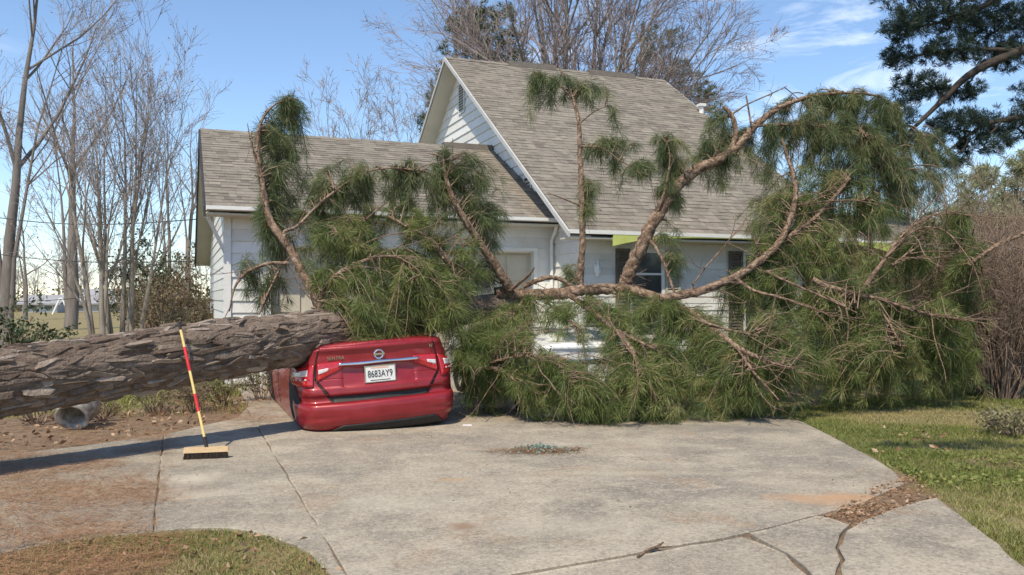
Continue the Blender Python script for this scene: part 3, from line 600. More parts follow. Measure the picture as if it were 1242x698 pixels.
def px_path(pts):                                   # rows (px, py, depth, radius m)
    return np.array([[*at(p[0], p[1], p[2]), p[3]] for p in pts])
LIMB = {}
def limb(key, pts, n=None, sides=10):
    ctrl = px_path(pts); n = n or int(max(10, np.linalg.norm(np.diff(ctrl[:, :3], axis=0), axis=1).sum() / .045))
    S = smooth_path(ctrl, n); LIMB[key] = S
    P = S[:, :3] + 0; R = np.maximum(S[:, 3] * .76, 0.004)
    w = np.cumsum(rng.normal(0, 1, (n, 3)), 0); w -= np.linspace(0, 1, n)[:, None] * w[-1]; P = P + w * R[:, None] * 0.07
    V, Qd = tubes(P[None], R[None], sides)
    C = np.repeat(P, sides, 0); jit = rng.normal(1.0, 0.085, (len(V), 1)); sc_ = np.repeat(1 + .10 * np.abs(np.sin(np.arange(n) * 1.9 + rng.uniform(0, 6))), sides)[:, None]; V = C + (V - C) * jit * sc_
    mb = MB().add(V - POF, [Qd], rng.uniform(0, 1, len(V)))
    return mb, S
BR = {}
def branch(key, main, subs=()):
    mb, S = limb(key, main)
    for i, sp in enumerate(subs):
        m2, s2 = limb(key + str(i), sp, sides=7); mb.add(m2.V[0], [m2.P[4][0]], m2.T[0]); S = np.vstack([S, s2])
    LIMB[key] = S; BR[key] = mb.build('branch', limb_bark, pine, smooth=True)

branch('L1', [(392, 385, 10.45, .085), (383, 362, 10.5, .075), (370, 338, 10.55, .07), (352, 305, 10.6, .062), (327, 268, 10.7, .055), (316, 220, 10.8, .045), (312, 175, 10.9, .035), (318, 145, 11.0, .022), (335, 126, 11.1, .013), (352, 122, 11.2, .007)],
       [[(349, 298, 10.6, .03), (345, 282, 10.6, .028), (361, 274, 10.7, .026), (396, 240, 10.9, .022), (439, 211, 11.0, .018), (473, 204, 11.1, .013), (515, 208, 11.2, .008)],
        [(350, 320, 10.6, .028), (325, 320, 10.5, .026), (300, 330, 10.5, .022), (285, 348, 10.4, .018), (278, 378, 10.4, .010)], [(340, 325, 10.6, .02), (328, 350, 10.5, .017), (314, 382, 10.5, .012)],
        [(316, 215, 10.8, .02), (305, 175, 10.8, .012), (300, 150, 10.8, .006)]])
branch('L2', [(388, 375, 10.4, .05), (390, 355, 10.35, .042), (402, 338, 10.3, .036), (425, 323, 10.3, .03), (455, 312, 10.4, .024), (483, 313, 10.4, .016), (505, 325, 10.4, .008)],
       [[(440, 300, 10.5, .028), (425, 292, 10.4, .028), (410, 285, 10.4, .02)], [(425, 285, 10.8, .02), (445, 265, 10.9, .016), (470, 245, 11.0, .010)]])
branch('L5', [(618, 352, 11.9, .085), (605, 330, 11.8, .08), (590, 306, 11.7, .072), (572, 278, 11.6, .062), (553, 248, 11.5, .05), (541, 218, 11.5, .038), (536, 192, 11.5, .02), (520, 186, 11.5, .010)],
       [[(541, 218, 11.5, .02), (548, 192, 11.4, .012), (549, 168, 11.4, .006)], [(580, 290, 11.6, .02), (560, 300, 11.4, .018), (540, 312, 11.3, .012)], [(622, 350, 11.8, .03), (640, 335, 11.6, .025), (648, 325, 11.5, .012)]])
branch('L6', [(562, 352, 11.3, .06), (550, 330, 11.2, .055), (536, 308, 11.1, .048), (518, 288, 11.0, .04), (490, 273, 10.9, .03), (470, 262, 10.9, .015)],
       [[(545, 322, 11.1, .02), (520, 318, 11.0, .016), (500, 316, 10.9, .010)]])
branch('L7', [(704, 350, 12.2, .062), (705, 320, 12.2, .060), (706, 280, 12.2, .056), (705, 235, 12.3, .05), (703, 190, 12.4, .043), (702, 150, 12.5, .036), (693, 115, 12.6, .028), (680, 86, 12.7, .016), (676, 78, 12.7, .008)],
       [[(693, 118, 12.6, .02), (668, 95, 12.6, .014), (645, 90, 12.6, .007)], [(704, 178, 12.4, .018), (730, 180, 12.3, .014), (752, 195, 12.2, .010), (785, 212, 12.1, .006)], [(704, 250, 12.3, .016), (680, 240, 12.2, .012), (664, 234, 12.1, .006)], [(703, 150, 12.5, .014), (722, 135, 12.4, .010), (740, 128, 12.4, .005)]])
branch('L8', [(755, 352, 12.2, .125), (765, 330, 12.2, .118), (776, 300, 12.2, .112), (793, 262, 12.3, .105), (818, 228, 12.4, .098), (848, 203, 12.5, .09), (880, 186, 12.6, .08), (903, 165, 12.7, .07), (922, 145, 12.8, .06), (950, 127, 12.9, .048), (985, 115, 13.0, .036), (1025, 112, 13.1, .024), (1062, 116, 13.2, .015), (1090, 132, 13.3, .008)],
       [[(885, 183, 12.6, .055), (893, 165, 12.6, .05), (889, 143, 12.6, .045), (878, 129, 12.6, .032)], [(912, 158, 12.7, .022), (908, 135, 12.7, .018), (905, 116, 12.7, .014)], [(884, 142, 12.6, .02), (905, 128, 12.7, .014), (940, 112, 12.7, .010), (955, 104, 12.7, .006)],
        [(912, 153, 12.7, .022), (945, 151, 12.8, .02), (985, 152, 12.9, .016), (1030, 158, 13.0, .010), (1060, 168, 13.1, .006)],
        [(790, 268, 12.3, .03), (800, 250, 12.2, .025), (810, 215, 12.2, .02), (812, 185, 12.2, .012), (805, 165, 12.2, .006)], [(783, 285, 12.2, .03), (800, 310, 12.1, .028), (818, 355, 12.0, .022)]])
branch('L9', [(800, 362, 11.60, .075), (828, 358, 11.60, .072), (856, 351, 11.60, .07), (895, 335, 12.05, .07), (925, 314, 12.15, .066), (945, 293, 12.25, .06), (957, 268, 12.35, .052), (964, 240, 12.45, .045), (963, 215, 12.55, .04), (955, 190, 12.65, .032), (948, 168, 12.65, .018)],
       [[(945, 293, 12.25, .045), (965, 283, 12.35, .042), (990, 264, 12.45, .038), (1012, 240, 12.55, .034), (1030, 217, 12.65, .026)], [(893, 338, 11.95, .03), (914, 352, 11.40, .027), (944, 360, 11.30, .024), (980, 372, 11.20, .02), (1010, 384, 11.10, .010)],
        [(930, 330, 11.95, .024), (965, 346, 11.40, .02), (1009, 365, 11.30, .016), (1040, 380, 11.30, .008)], [(925, 314, 12.15, .018), (914, 290, 12.05, .014), (905, 265, 12.05, .008)], [(840, 345, 11.50, .016), (860, 320, 11.75, .013), (885, 290, 11.75, .009), (893, 262, 11.75, .005)],
        [(965, 250, 12.45, .016), (1000, 245, 12.45, .012), (1060, 242, 12.45, .006)]])
branch('LM', [(600, 356, 12.00, .115), (641, 358, 12.10, .108), (700, 353, 12.10, .10), (744, 351, 12.10, .095), (787, 359, 12.00, .085), (829, 377, 11.59, .072), (868, 403, 10.96, .058), (896, 424, 10.45, .042), (925, 436, 10.25, .03), (955, 446, 10.15, .015)],
       [[(690, 358, 12.00, .05), (715, 375, 11.61, .046), (740, 394, 11.07, .04), (760, 415, 10.51, .032), (772, 438, 10.25, .018), (780, 455, 10.15, .010)], [(745, 400, 10.90, .03), (775, 415, 10.61, .026), (808, 430, 10.45, .014)], [(655, 360, 12.00, .035), (632, 370, 11.78, .03), (620, 388, 11.45, .024), (624, 410, 11.07, .014)],
        [(896, 424, 10.45, .025), (915, 452, 10.15, .02), (945, 486, 9.85, .010)], [(800, 362, 11.97, .03), (835, 385, 11.29, .025), (880, 400, 10.90, .02), (920, 408, 10.70, .012)], [(660, 365, 11.94, .022), (690, 388, 11.35, .02), (705, 400, 11.00, .010)],
        [(635, 348, 12.10, .045), (660, 338, 12.00, .042), (680, 340, 12.00, .038), (702, 352, 12.10, .03)]])
branch('LR', [(985, 340, 11.75, .05), (1009, 350, 11.65, .045), (1041, 358, 11.55, .042), (1075, 366, 11.45, .036), (1104, 376, 11.35, .028), (1135, 383, 11.25, .022), (1164, 389, 11.15, .012)],
       [[(1041, 358, 11.55, .045), (1053, 342, 11.65, .042), (1066, 325, 11.75, .038), (1086, 296, 11.85, .03), (1108, 274, 11.95, .024), (1130, 262, 12.05, .018), (1155, 259, 12.05, .012), (1180, 262, 12.15, .006)], [(1082, 322, 11.75, .022), (1105, 305, 11.75, .018), (1122, 294, 11.75, .010)],
        [(1075, 312, 11.75, .018), (1110, 280, 11.75, .016), (1140, 278, 11.65, .014), (1165, 295, 11.45, .008)], [(1060, 366, 11.45, .022), (1080, 395, 11.25, .018), (1095, 425, 11.05, .010)], [(1180, 318, 11.45, .025), (1195, 307, 11.45, .03), (1215, 295, 11.45, .034), (1245, 284, 11.45, .04), (1290, 270, 11.45, .045)]])
branch('LB', [(560, 430, 10.75, .03), (581, 443, 10.65, .034), (603, 447, 10.55, .032), (618, 455, 10.45, .026), (632, 471, 10.35, .012)],
       [[(585, 443, 10.65, .02), (610, 436, 10.45, .018), (640, 432, 10.35, .014), (675, 442, 10.25, .010), (700, 475, 10.05, .005)]])

# foliage: branchlets grown from the limbs, each carrying needle tufts
def foliage(key, blobs, mat, hang=0.45, tufts_per=6, nn=34, Ln=0.20, w=0.0050, seed=1, grow_r=1.22, mult=1.2, dY=0.0):
    g = np.random.default_rng(seed); S = LIMB[key][:, :3]; Pb = []; Rb = []; C = []; D = []; Tt = []
    for (px, py, Y, rx, ry, rY, n) in blobs:
        c = at(px, py, Y + dY); k = (Y + dY) / F
        for _ in range(int(n * mult)):
            q = g.normal(size=3); q = q / np.linalg.norm(q) * g.uniform(0.1, 1.12) ** 0.6 * grow_r
            e = c + q * np.array([rx * k, rY * 1.2, ry * k])
            if e[2] < 0.06: e[2] = g.uniform(0.06, 0.25)
            d = np.linalg.norm(S - e, axis=1); s = S[np.argsort(d)[g.integers(0, min(6, len(S)))]]
            v = e - s; ln = np.linalg.norm(v)
            if ln > 0.75: s = e - v / ln * 0.75 + g.normal(0, .05, 3); v = e - s; ln = 0.75
            t = np.linspace(0, 1, 6)[:, None]; P = s + v * t + np.array([0, 0, 1.0]) * (0.22 * ln * np.sin(t * np.pi)) - np.array([0, 0, 1.0]) * (hang * 0.25 * t ** 2 * ln) + np.cumsum(g.normal(0, 0.014, (6, 3)), 0)
            P[:, 2] = np.maximum(P[:, 2], 0.04)
            Pb.append(P); Rb.append(np.linspace(0.011, 0.0035, 6)); base = g.uniform(0.1, 0.85) ; 
            tt = g.uniform(0.25, 1, tufts_per); tt[0] = 1
            for tq in tt:
                i = min(4, int(tq * 5)); f = tq * 5 - i; p = P[i] * (1 - f) + P[i + 1] * f; tan = unit(P[i + 1] - P[i])
                ax = tan * .9 + g.normal(0, .85, 3) + np.array([0, 0, -hang * .7]) ; C.append(p + unit(ax) * 0.05); D.append(ax); Tt.append(np.clip(base + g.normal(0, .12), 0, 1))
    C, D, Tt = np.array(C), np.array(D), np.array(Tt)
    dead = g.uniform(0, 1, len(Tt)) < .05; Tt = np.where(dead, 1.0, Tt * .93)
    V, q, t = needle_mesh(C, D, nn, Ln * g.uniform(.55, 1.2, (len(C), 1, 1)), w, 1.35, hang * .65, g, Tt)
    V[:, 2] = np.maximum(V[:, 2], 0.012 + g.uniform(0, 0.02, len(V)))
    link('needles', mesh_np('needles', V - POF, [q], t), mat, BR[key], 'stuff')
    Vt, Qt = tubes(np.array(Pb), np.array(Rb), 4)
    link('twigs', mesh_np('twigs', Vt - POF, [Qt], np.full(len(Vt), .5), True), twig_mat, BR[key], 'stuff')
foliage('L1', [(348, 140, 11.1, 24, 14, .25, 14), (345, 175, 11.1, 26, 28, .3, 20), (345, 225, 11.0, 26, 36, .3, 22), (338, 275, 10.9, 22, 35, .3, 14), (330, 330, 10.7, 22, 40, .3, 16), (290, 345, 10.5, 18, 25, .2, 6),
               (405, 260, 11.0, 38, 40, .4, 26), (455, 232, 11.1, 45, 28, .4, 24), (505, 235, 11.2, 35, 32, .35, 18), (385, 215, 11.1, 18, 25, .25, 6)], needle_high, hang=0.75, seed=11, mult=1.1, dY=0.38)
foliage('L2', [(420, 350, 10.4, 45, 30, .35, 22), (445, 300, 10.6, 55, 45, .45, 38), (400, 310, 10.6, 30, 40, .35, 16), (450, 375, 9.85, 42, 18, .25, 22), (450, 398, 9.8, 36, 16, .25, 18), (520, 380, 10.2, 40, 20, .3, 22), (560, 385, 10.5, 30, 22, .3, 16)], needle_mat, hang=0.5, seed=12, mult=1.05, dY=0.3)
foliage('L6', [(505, 300, 11.0, 50, 48, .45, 40), (505, 355, 10.8, 50, 30, .4, 34), (560, 330, 11.1, 25, 35, .35, 14), (500, 400, 10.6, 48, 22, .35, 26)], needle_mat, hang=0.5, seed=13, mult=1.05, dY=0.38)
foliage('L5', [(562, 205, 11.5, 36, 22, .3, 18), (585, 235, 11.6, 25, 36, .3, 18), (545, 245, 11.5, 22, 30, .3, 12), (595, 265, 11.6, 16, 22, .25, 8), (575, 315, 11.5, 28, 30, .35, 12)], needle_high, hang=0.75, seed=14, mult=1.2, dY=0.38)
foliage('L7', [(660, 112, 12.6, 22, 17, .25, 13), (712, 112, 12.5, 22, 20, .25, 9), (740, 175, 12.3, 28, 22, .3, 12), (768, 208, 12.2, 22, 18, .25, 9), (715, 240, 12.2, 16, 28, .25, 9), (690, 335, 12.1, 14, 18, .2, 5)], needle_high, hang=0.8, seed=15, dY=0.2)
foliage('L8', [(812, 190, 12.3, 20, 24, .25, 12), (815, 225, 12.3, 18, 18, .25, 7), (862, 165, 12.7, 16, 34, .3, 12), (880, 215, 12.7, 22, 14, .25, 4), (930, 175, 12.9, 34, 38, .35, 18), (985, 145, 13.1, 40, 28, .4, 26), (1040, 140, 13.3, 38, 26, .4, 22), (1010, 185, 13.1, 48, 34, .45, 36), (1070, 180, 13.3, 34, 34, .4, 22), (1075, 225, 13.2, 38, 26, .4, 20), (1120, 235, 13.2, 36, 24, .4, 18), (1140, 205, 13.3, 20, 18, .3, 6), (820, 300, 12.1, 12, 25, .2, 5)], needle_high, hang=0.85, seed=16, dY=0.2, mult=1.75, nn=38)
foliage('L9', [(1005, 225, 12.9, 40, 30, .4, 22), (985, 265, 12.7, 30, 25, .35, 12), (925, 265, 12.7, 26, 24, .35, 14), (920, 300, 12.3, 26, 22, .3, 12), (1050, 265, 12.9, 45, 25, .4, 20), (975, 310, 12.4, 40, 25, .4, 18), (1020, 330, 12.2, 45, 28, .4, 22), (960, 365, 12.0, 50, 26, .4, 26), (900, 365, 12.0, 35, 22, .35, 14)], needle_mat, hang=0.7, seed=17, dY=0.2, mult=1.7)
foliage('LM', [(640, 395, 11.6, 42, 24, .4, 20), (705, 382, 11.6, 40, 16, .3, 16), (760, 385, 11.6, 35, 16, .3, 14), (600, 405, 11.2, 30, 28, .4, 22), (745, 460, 10.7, 45, 20, .35, 18), (790, 385, 11.7, 35, 16, .3, 9), (830, 400, 11.5, 45, 26, .4, 24), (830, 440, 11.0, 55, 30, .45, 36), (890, 450, 10.9, 50, 34, .4, 38), (950, 430, 11.2, 45, 38, .45, 36), (770, 480, 10.35, 48, 20, .3, 28), (850, 485, 10.5, 55, 20, .3, 30), (925, 485, 10.8, 45, 18, .3, 24), (800, 452, 10.6, 35, 24, .3, 18)], needle_mat, hang=0.45, seed=18, mult=1.45)
foliage('LR', [(1010, 400, 11.9, 50, 36, .5, 36), (1070, 405, 12.0, 50, 40, .5, 38), (1125, 400, 12.0, 42, 40, .5, 28), (1010, 455, 11.5, 50, 28, .4, 32), (1075, 455, 11.8, 55, 26, .45, 32), (1135, 450, 12.2, 45, 28, .45, 24), (1095, 330, 12.4, 50, 30, .4, 20), (1140, 290, 12.5, 35, 22, .35, 12), (1165, 350, 12.2, 30, 40, .4, 14)], needle_mat, hang=0.5, seed=19, mult=1.6)
foliage('LB', [(660, 465, 10.5, 38, 26, .3, 28), (705, 478, 10.35, 38, 22, .3, 30), (635, 448, 10.7, 30, 20, .35, 16), (590, 425, 10.9, 34, 34, .35, 34), (690, 462, 10.5, 45, 14, .3, 14), (620, 410, 11.0, 30, 20, .3, 16), (575, 460, 11.0, 22, 26, .3, 20), (572, 425, 10.6, 18, 30, .2, 16), (735, 492, 10.25, 30, 12, .25, 14), (600, 470, 11.2, 24, 20, .3, 12)], needle_mat, hang=0.6, seed=20)
# dead brown twigs with broken ends fanned through the crown
g = np.random.default_rng(31); st = []; 
for key, n in (('LM', 75), ('LR', 85), ('L9', 44), ('LB', 30), ('L1', 16), ('L2', 14), ('L6', 10), ('L8', 14)):
    S = LIMB[key][:, :3]; i = g.integers(0, len(S) - 1, n); d = unit(unit(S[i + 1] - S[i]) * 0.6 + g.normal(0, .6, (n, 3)) + np.array([0.25, -0.45, -0.2])); P = [S[i]]
    ln = g.uniform(.35, 1.1, (n, 1)) / 6
    for _ in range(6): d = unit(d + g.normal(0, .16, (n, 3))); P.append(P[-1] + d * ln)
    P = np.stack(P, 1); P[:, :, 2] = np.maximum(P[:, :, 2], .03); R = np.linspace(.0075, .003, 7)[None] * g.uniform(.6, 1.3, (n, 1))
    P2, R2 = grow(P, R, 3, .6, .45, -.02, .15, .3, g, k=4); P2[:, :, 2] = np.maximum(P2[:, :, 2], .03)
    mb = MB(); ns = 14 if key in ('LM', 'L8', 'L9', 'LR') else 7; i = g.integers(2, len(S) - 2, ns); rs = LIMB[key][i, 3] * .76; ds_ = unit(g.normal(0, 1, (ns, 3)) + np.array([0, -.6, .2])); Ls = (rs * 1.2 + g.uniform(.02, .09, ns))[:, None]; Ps = np.stack([S[i], S[i] + ds_ * Ls * .6, S[i] + ds_ * Ls + np.array([0, 0, .01])], 1); V, Q_ = tubes(Ps, np.clip(rs * .38, .006, .025)[:, None] * np.array([1.2, .9, .55])[None], 6); mb.add(V - POF, [Q_], .9)
    V, Q_ = tubes(P, R, 5); mb.add(V - POF, [Q_], .6); V, Q_ = tubes(P2, R2, 4); mb.add(V - POF, [Q_], .7); mb.build('bare_twigs', limb_bark, BR[key], 'stuff')

# ------------------------------------------------------------------ cars
def paint(name, c0, c1):
    m = M(name, [c0, c1], scale=6, detail=9, rough=0.42, metal=0.15, spec=0.45, coat=0.45, bump=0.04, bscale=3, bdist=0.02); return m
red_paint = paint('red_car_paint', (0.25, 0.012, 0.018), (0.31, 0.022, 0.030)); white_car_paint = paint('white_car_paint', (0.75, 0.75, 0.73), (0.80, 0.80, 0.78))
white_car_paint.node_tree.nodes['Principled BSDF'].inputs['Metallic'].default_value = 0
chrome = M('chrome', [(0.75, 0.75, 0.76), (0.85, 0.85, 0.86)], scale=4, rough=0.12, metal=1.0)
black_plastic = M('black_plastic', [(0.015, 0.014, 0.014), (0.03, 0.028, 0.027)], scale=20, rough=0.55)
tail_red = M('tail_lens_red', [(0.50, 0.012, 0.02), (0.62, 0.03, 0.035)], scale=30, rough=0.08, spec=0.7, coat=0.5, trans=0.15)
tail_clear = M('tail_lens_clear', [(0.58, 0.50, 0.50), (0.80, 0.74, 0.73)], scale=40, rough=0.08, spec=0.8, coat=0.5)
plate_white = M('plate_white', [(0.72, 0.72, 0.68), (0.8, 0.8, 0.76)], scale=20, rough=0.4)
plate_ink = M('plate_ink', [(0.02, 0.02, 0.03), (0.03, 0.03, 0.04)], scale=10, rough=0.5)
peach = M('plate_peach', [(0.75, 0.42, 0.28), (0.8, 0.5, 0.35)], scale=20, rough=0.4)
tyre_mat = M('tyre_rubber', [(0.015, 0.015, 0.015), (0.03, 0.03, 0.028)], scale=20, rough=0.85)
cabin_mat = M('car_interior', [(0.02, 0.02, 0.022), (0.05, 0.048, 0.045)], scale=8, rough=0.9)
def interp(z, tab): return np.interp(z, [a for a, _ in tab], [b_ for _, b_ in tab])
YP = [(0.02, .09), (.10, .04), (.18, .012), (.30, 0), (.345, .012), (.362, .085), (.42, .095), (.44, .070), (.50, .078), (.52, .095), (.66, .13), (.74, .135), (.86, .125), (.92, .10), (.945, .12)]
WZ = [(.02, .93), (.15, .98), (.3, 1.0), (.55, 1.0), (.8, .955), (.945, .89)]
ZT = .945
pl = [(x, 0.075 * (x / .66) ** 2) for x in np.linspace(0, .66, 16)]
pl += [(.66 + .22 * math.sin(t), .075 + .40 * (1 - math.cos(t))) for t in np.linspace(.08, math.pi / 2, 14)]
pl += [(.88, y) for y in np.linspace(.56, 3.7, 40)] + [(.88 - .30 * (1 - math.cos(t)), 3.7 + .75 * math.sin(t)) for t in np.linspace(.1, math.pi / 2, 8)] + [(x, 4.47) for x in np.linspace(.5, 0, 6)]
pl = np.array(pl); PLL = np.concatenate(([0], np.cumsum(np.linalg.norm(np.diff(pl, axis=0), axis=1)))); LMAX = PLL[-1]
def surf(l, z):
    l = np.asarray(l, float); z = np.asarray(z, float); al = np.abs(l)
    x = np.interp(al, PLL, pl[:, 0]); y = np.interp(al, PLL, pl[:, 1])
    fade = np.clip(1 - (y - .05) / .5, 0, 1)
    return np.stack([np.sign(l) * x * interp(z, WZ), y + interp(z, YP) * fade + .007 * np.sin(8.5 * l + 5 * z) * np.sin(13 * z + 3 * l) * fade + 0.12 * np.clip((z - .3) / .6, 0, 1) * (-np.clip((y - 3.8) / .6, 0, 1)), z], -1)
def surf_off(l, z, off):
    e = 0.004; p = surf(l, z); a = surf(l + e, z) - surf(l - e, z); b_ = surf(l, z + e) - surf(l, z - e); n = unit(np.cross(a, b_)); return p + n * np.asarray(off)[..., None]
def patch(corners, off, nu=16, nv=10, thick=0.012, prof=None):
    """corners (l,z): bottom-left, bottom-right, top-right, top-left; follows the body surface at an offset, with a rim"""
    u, v = np.meshgrid(np.linspace(0, 1, nu), np.linspace(0, 1, nv)); c = np.array(corners, float)
    lz = (c[0] * (1 - u[..., None]) + c[1] * u[..., None]) * (1 - v[..., None]) + (c[3] * (1 - u[..., None]) + c[2] * u[..., None]) * v[..., None]
    o = np.full(u.shape, off) if prof is None else off + prof(lz[..., 0], lz[..., 1], u, v)
    top = surf_off(lz[..., 0], lz[..., 1], o); bot = surf_off(lz[..., 0], lz[..., 1], o - thick)
    V = np.concatenate([top.reshape(-1, 3), bot.reshape(-1, 3)]); i = np.arange(nu * nv).reshape(nv, nu); m = nu * nv
    Q_ = [np.stack([i[:-1, :-1], i[:-1, 1:], i[1:, 1:], i[1:, :-1]], -1).reshape(-1, 4)]
    ring = np.concatenate([i[0, :], i[1:, -1], i[-1, -2::-1], i[-2:0:-1, 0]]); r2 = np.roll(ring, -1); Q_.append(np.stack([ring, ring + m, r2 + m, r2], -1))
    return V, [np.concatenate(Q_)]
def text_mesh(name, body, size, extr, mat, parent, loc, sx=1.0, rotx=90, rotz=0, shear=0.0):
    cu = bpy.data.curves.new(name, 'FONT'); cu.body = body; cu.size = size; cu.extrude = extr; cu.align_x = 'CENTER'; cu.align_y = 'CENTER'; cu.shear = shear; cu.offset = 0.0
    to = bpy.data.objects.new(name, cu); COL.objects.link(to); dg = bpy.context.evaluated_depsgraph_get(); me = bpy.data.meshes.new_from_object(to.evaluated_get(dg))
    bpy.data.objects.remove(to); me.transform(Matrix.Translation(loc) @ Matrix.Rotation(math.radians(rotz), 4, 'Z') @ Matrix.Rotation(math.radians(rotx), 4, 'X') @ Matrix.Diagonal((sx, 1, 1, 1)))
    me.materials.clear(); me.name = name; return link(name, me, mat, parent)

def make_car(name, label, loc, yaw, roll, scale, paintm, full_rear, crush, dent):
    car = thing(name, label, 'car', loc, (0, roll, yaw)); car.scale = (scale,) * 3
    Mx = Matrix.LocRotScale(Vector(loc), car.rotation_euler.to_quaternion(), Vector((scale,) * 3)); MW = np.array(Mx); MI = np.array(Mx.inverted())
    def dn(V):                                       # dent by the trunk lying across
        V = np.asarray(V, float).reshape(-1, 3)
        if not dent: return V
        W = V @ MW[:3, :3].T + MW[:3, 3]; ax = (TB - TA); axy = ax[:2] / np.linalg.norm(ax[:2]); t = (W[:, :2] - TA[:2]) @ axy
        near = TA[:2] + t[:, None] * axy; d = np.linalg.norm(W[:, :2] - near, axis=1); zc = TA[2] + t * ax[2] / np.linalg.norm(ax[:2])
        Rr = TR + .035; under = np.where(d < Rr, zc - np.sqrt(np.maximum(Rr ** 2 - d ** 2, 0)), 9); soft = zc - Rr * .35 + np.maximum(d - Rr * .8, 0) * 1.1
        W[:, 2] = np.minimum(W[:, 2], np.minimum(under, np.where(d < Rr * 1.45, soft, 9))); W[:, 2] = np.maximum(W[:, 2], 0.015)
        return W @ MI[:3, :3].T + MI[:3, 3]
    def put(nm, VP, mat, parent=car, smooth=True):
        V, P = VP; return MB().add(dn(V), P).build(nm, mat, parent, smooth=smooth)
    # body shell
    ls = np.concatenate([-np.linspace(0, LMAX, 130)[::-1], np.linspace(0, LMAX, 130)[1:]]); zs = np.array([.02, .05, .08, .1, .14, .18, .24, .3, .335, .345, .353, .362, .38, .42, .43, .44, .47, .5, .51, .52, .56, .6, .66, .7, .74, .8, .86, .9, .92, .935, .945])
    LL, ZZ = np.meshgrid(ls, zs); Vb = surf(LL, ZZ).reshape(-1, 3); i = np.arange(LL.size).reshape(LL.shape); q = np.stack([i[:-1, :-1], i[:-1, 1:], i[1:, 1:], i[1:, :-1]], -1).reshape(-1, 4)
    # top: deck, crushed cabin, hood
    ky = 110; top = []; nxn = 25; lt = np.linspace(0, LMAX, ky)
    for l in lt:
        e = surf(l, ZT); sx = np.linspace(-1, 1, nxn); y = e[1]
        cr = crush(sx * e[0], np.full(nxn, y))
        top.append(np.stack([sx * e[0], np.full(nxn, y) + 0.0 * sx, ZT + 0.035 * (1 - sx ** 4) * min(1, l / .35 + .2) + cr * (1 - np.abs(sx) ** 6)], -1))
    Vt = np.array(top).reshape(-1, 3); j = np.arange(ky * nxn).reshape(ky, nxn); qt = np.stack([j[:-1, :-1], j[:-1, 1:], j[1:, 1:], j[1:, :-1]], -1).reshape(-1, 4)
    mb = MB().add(dn(Vb), [q]).add(dn(Vt), [qt]); body = mb.build('body', paintm, car, smooth=True)
    # glass of the squashed cabin: side bands
    for s in (-1, 1):
        put('side_window', patch([(s * 1.75, .80), (s * 3.55, .80), (s * 3.4, .925), (s * 1.95, .925)] if s > 0 else [(s * 3.55, .80), (s * 1.75, .80), (s * 1.95, .925), (s * 3.4, .925)], .006, 20, 5), dark_glass)
        for l0, l1 in ((1.55, 1.6), (2.75, 2.765)):
            put('door_seam', patch([(s * l0, .12), (s * l0 + .012, .12), (s * l0 + .012, .9), (s * l0, .9)], .003, 2, 12), black_plastic)
        put('door_handle', patch([(s * 2.05 - .08, .70), (s * 2.05 + .08, .70), (s * 2.05 + .08, .725), (s * 2.05 - .08, .725)], .03, 4, 3, .03), paintm)
        for yw in (.98, 3.62):
            aw = MB()
            th = np.linspace(0, 2 * np.pi, 29)[:-1]; la = yw + .27
            ring = lambda r, off: surf_off(s * (la + r * np.cos(th)), np.clip(.27 + r * np.sin(th), .03, .9), np.full(28, off))
            for nm, r, off, mt in (('wheel_arch', .345, .006, cabin_mat),):
                V = np.concatenate([ring(r, off), ring(r * .5, off)]); k = np.arange(28); put(nm, (V, [np.stack([k, (k + 1) % 28, 28 + (k + 1) % 28, 28 + k], -1), [tuple(range(28, 56))]]), mt)
            wh = MB(); xo = s * .80; 
            prof = [(.30, -.10), (.305, -.02), (.29, .012), (.235, .018), (.225, .0)]
            V = np.array([[xo + s * (o - .0), yw + r * math.cos(t), .27 + r * math.sin(t)] for r, o in prof for t in th]); V[:, 2] = np.maximum(V[:, 2], .012)
            k = np.arange(28); P = [np.concatenate([np.stack([a * 28 + k, a * 28 + (k + 1) % 28, (a + 1) * 28 + (k + 1) % 28, (a + 1) * 28 + k], -1) for a in range(4)])]
            wo_ = MB().add(V, P).build('wheel', tyre_mat, car, smooth=True)
            rm_ = MB()
            for sp in range(5):
                a = sp * 2 * math.pi / 5; rm_.bar((xo + s * .005, yw, .27), (xo + s * .005, yw + .22 * math.cos(a), .27 + .22 * math.sin(a)), .05, .02, (1, 0, 0))
            rm_.tube([(xo - .02 * s, yw, .27), (xo + .016 * s, yw, .27)], .05, 10); rm_.build('rim', chrome, wo_)
    if not full_rear: pass
    # rear: bumper, valance, lid, lamps
    put('bumper', patch([(-1.12, .105), (1.12, .105), (1.12, .35), (-1.12, .35)], .012, 60, 14, prof=lambda l, z, u, v: .010 * np.sin(np.clip((z - .105) / .245, 0, 1) * np.pi) - .012 * np.exp(-((np.abs(l) - .72) / .2) ** 2 - ((z - .20) / .018) ** 2)), paintm)
    put('bumper_valance', patch([(-.72, .02), (.78, .02), (.60, .125), (-.45, .115)], .020, 40, 5), black_plastic)
    put('lid_gap', patch([(-.52, .352), (.52, .352), (.56, .425), (-.56, .425)], .003, 30, 5), black_plastic)
    for s in (-1, 1):
        c = [(s * .50, .352), (s * .535, .352), (s * .703, .60), (s * .66, .60)]; put('lid_seam', patch(c if s > 0 else [c[1], c[0], c[3], c[2]], .002, 3, 14), black_plastic)
        c = [(s * .685, .60), (s * .703, .60), (s * .718, .94), (s * .70, .94)]; put('lid_seam', patch(c if s > 0 else [c[1], c[0], c[3], c[2]], .002, 3, 14), black_plastic)
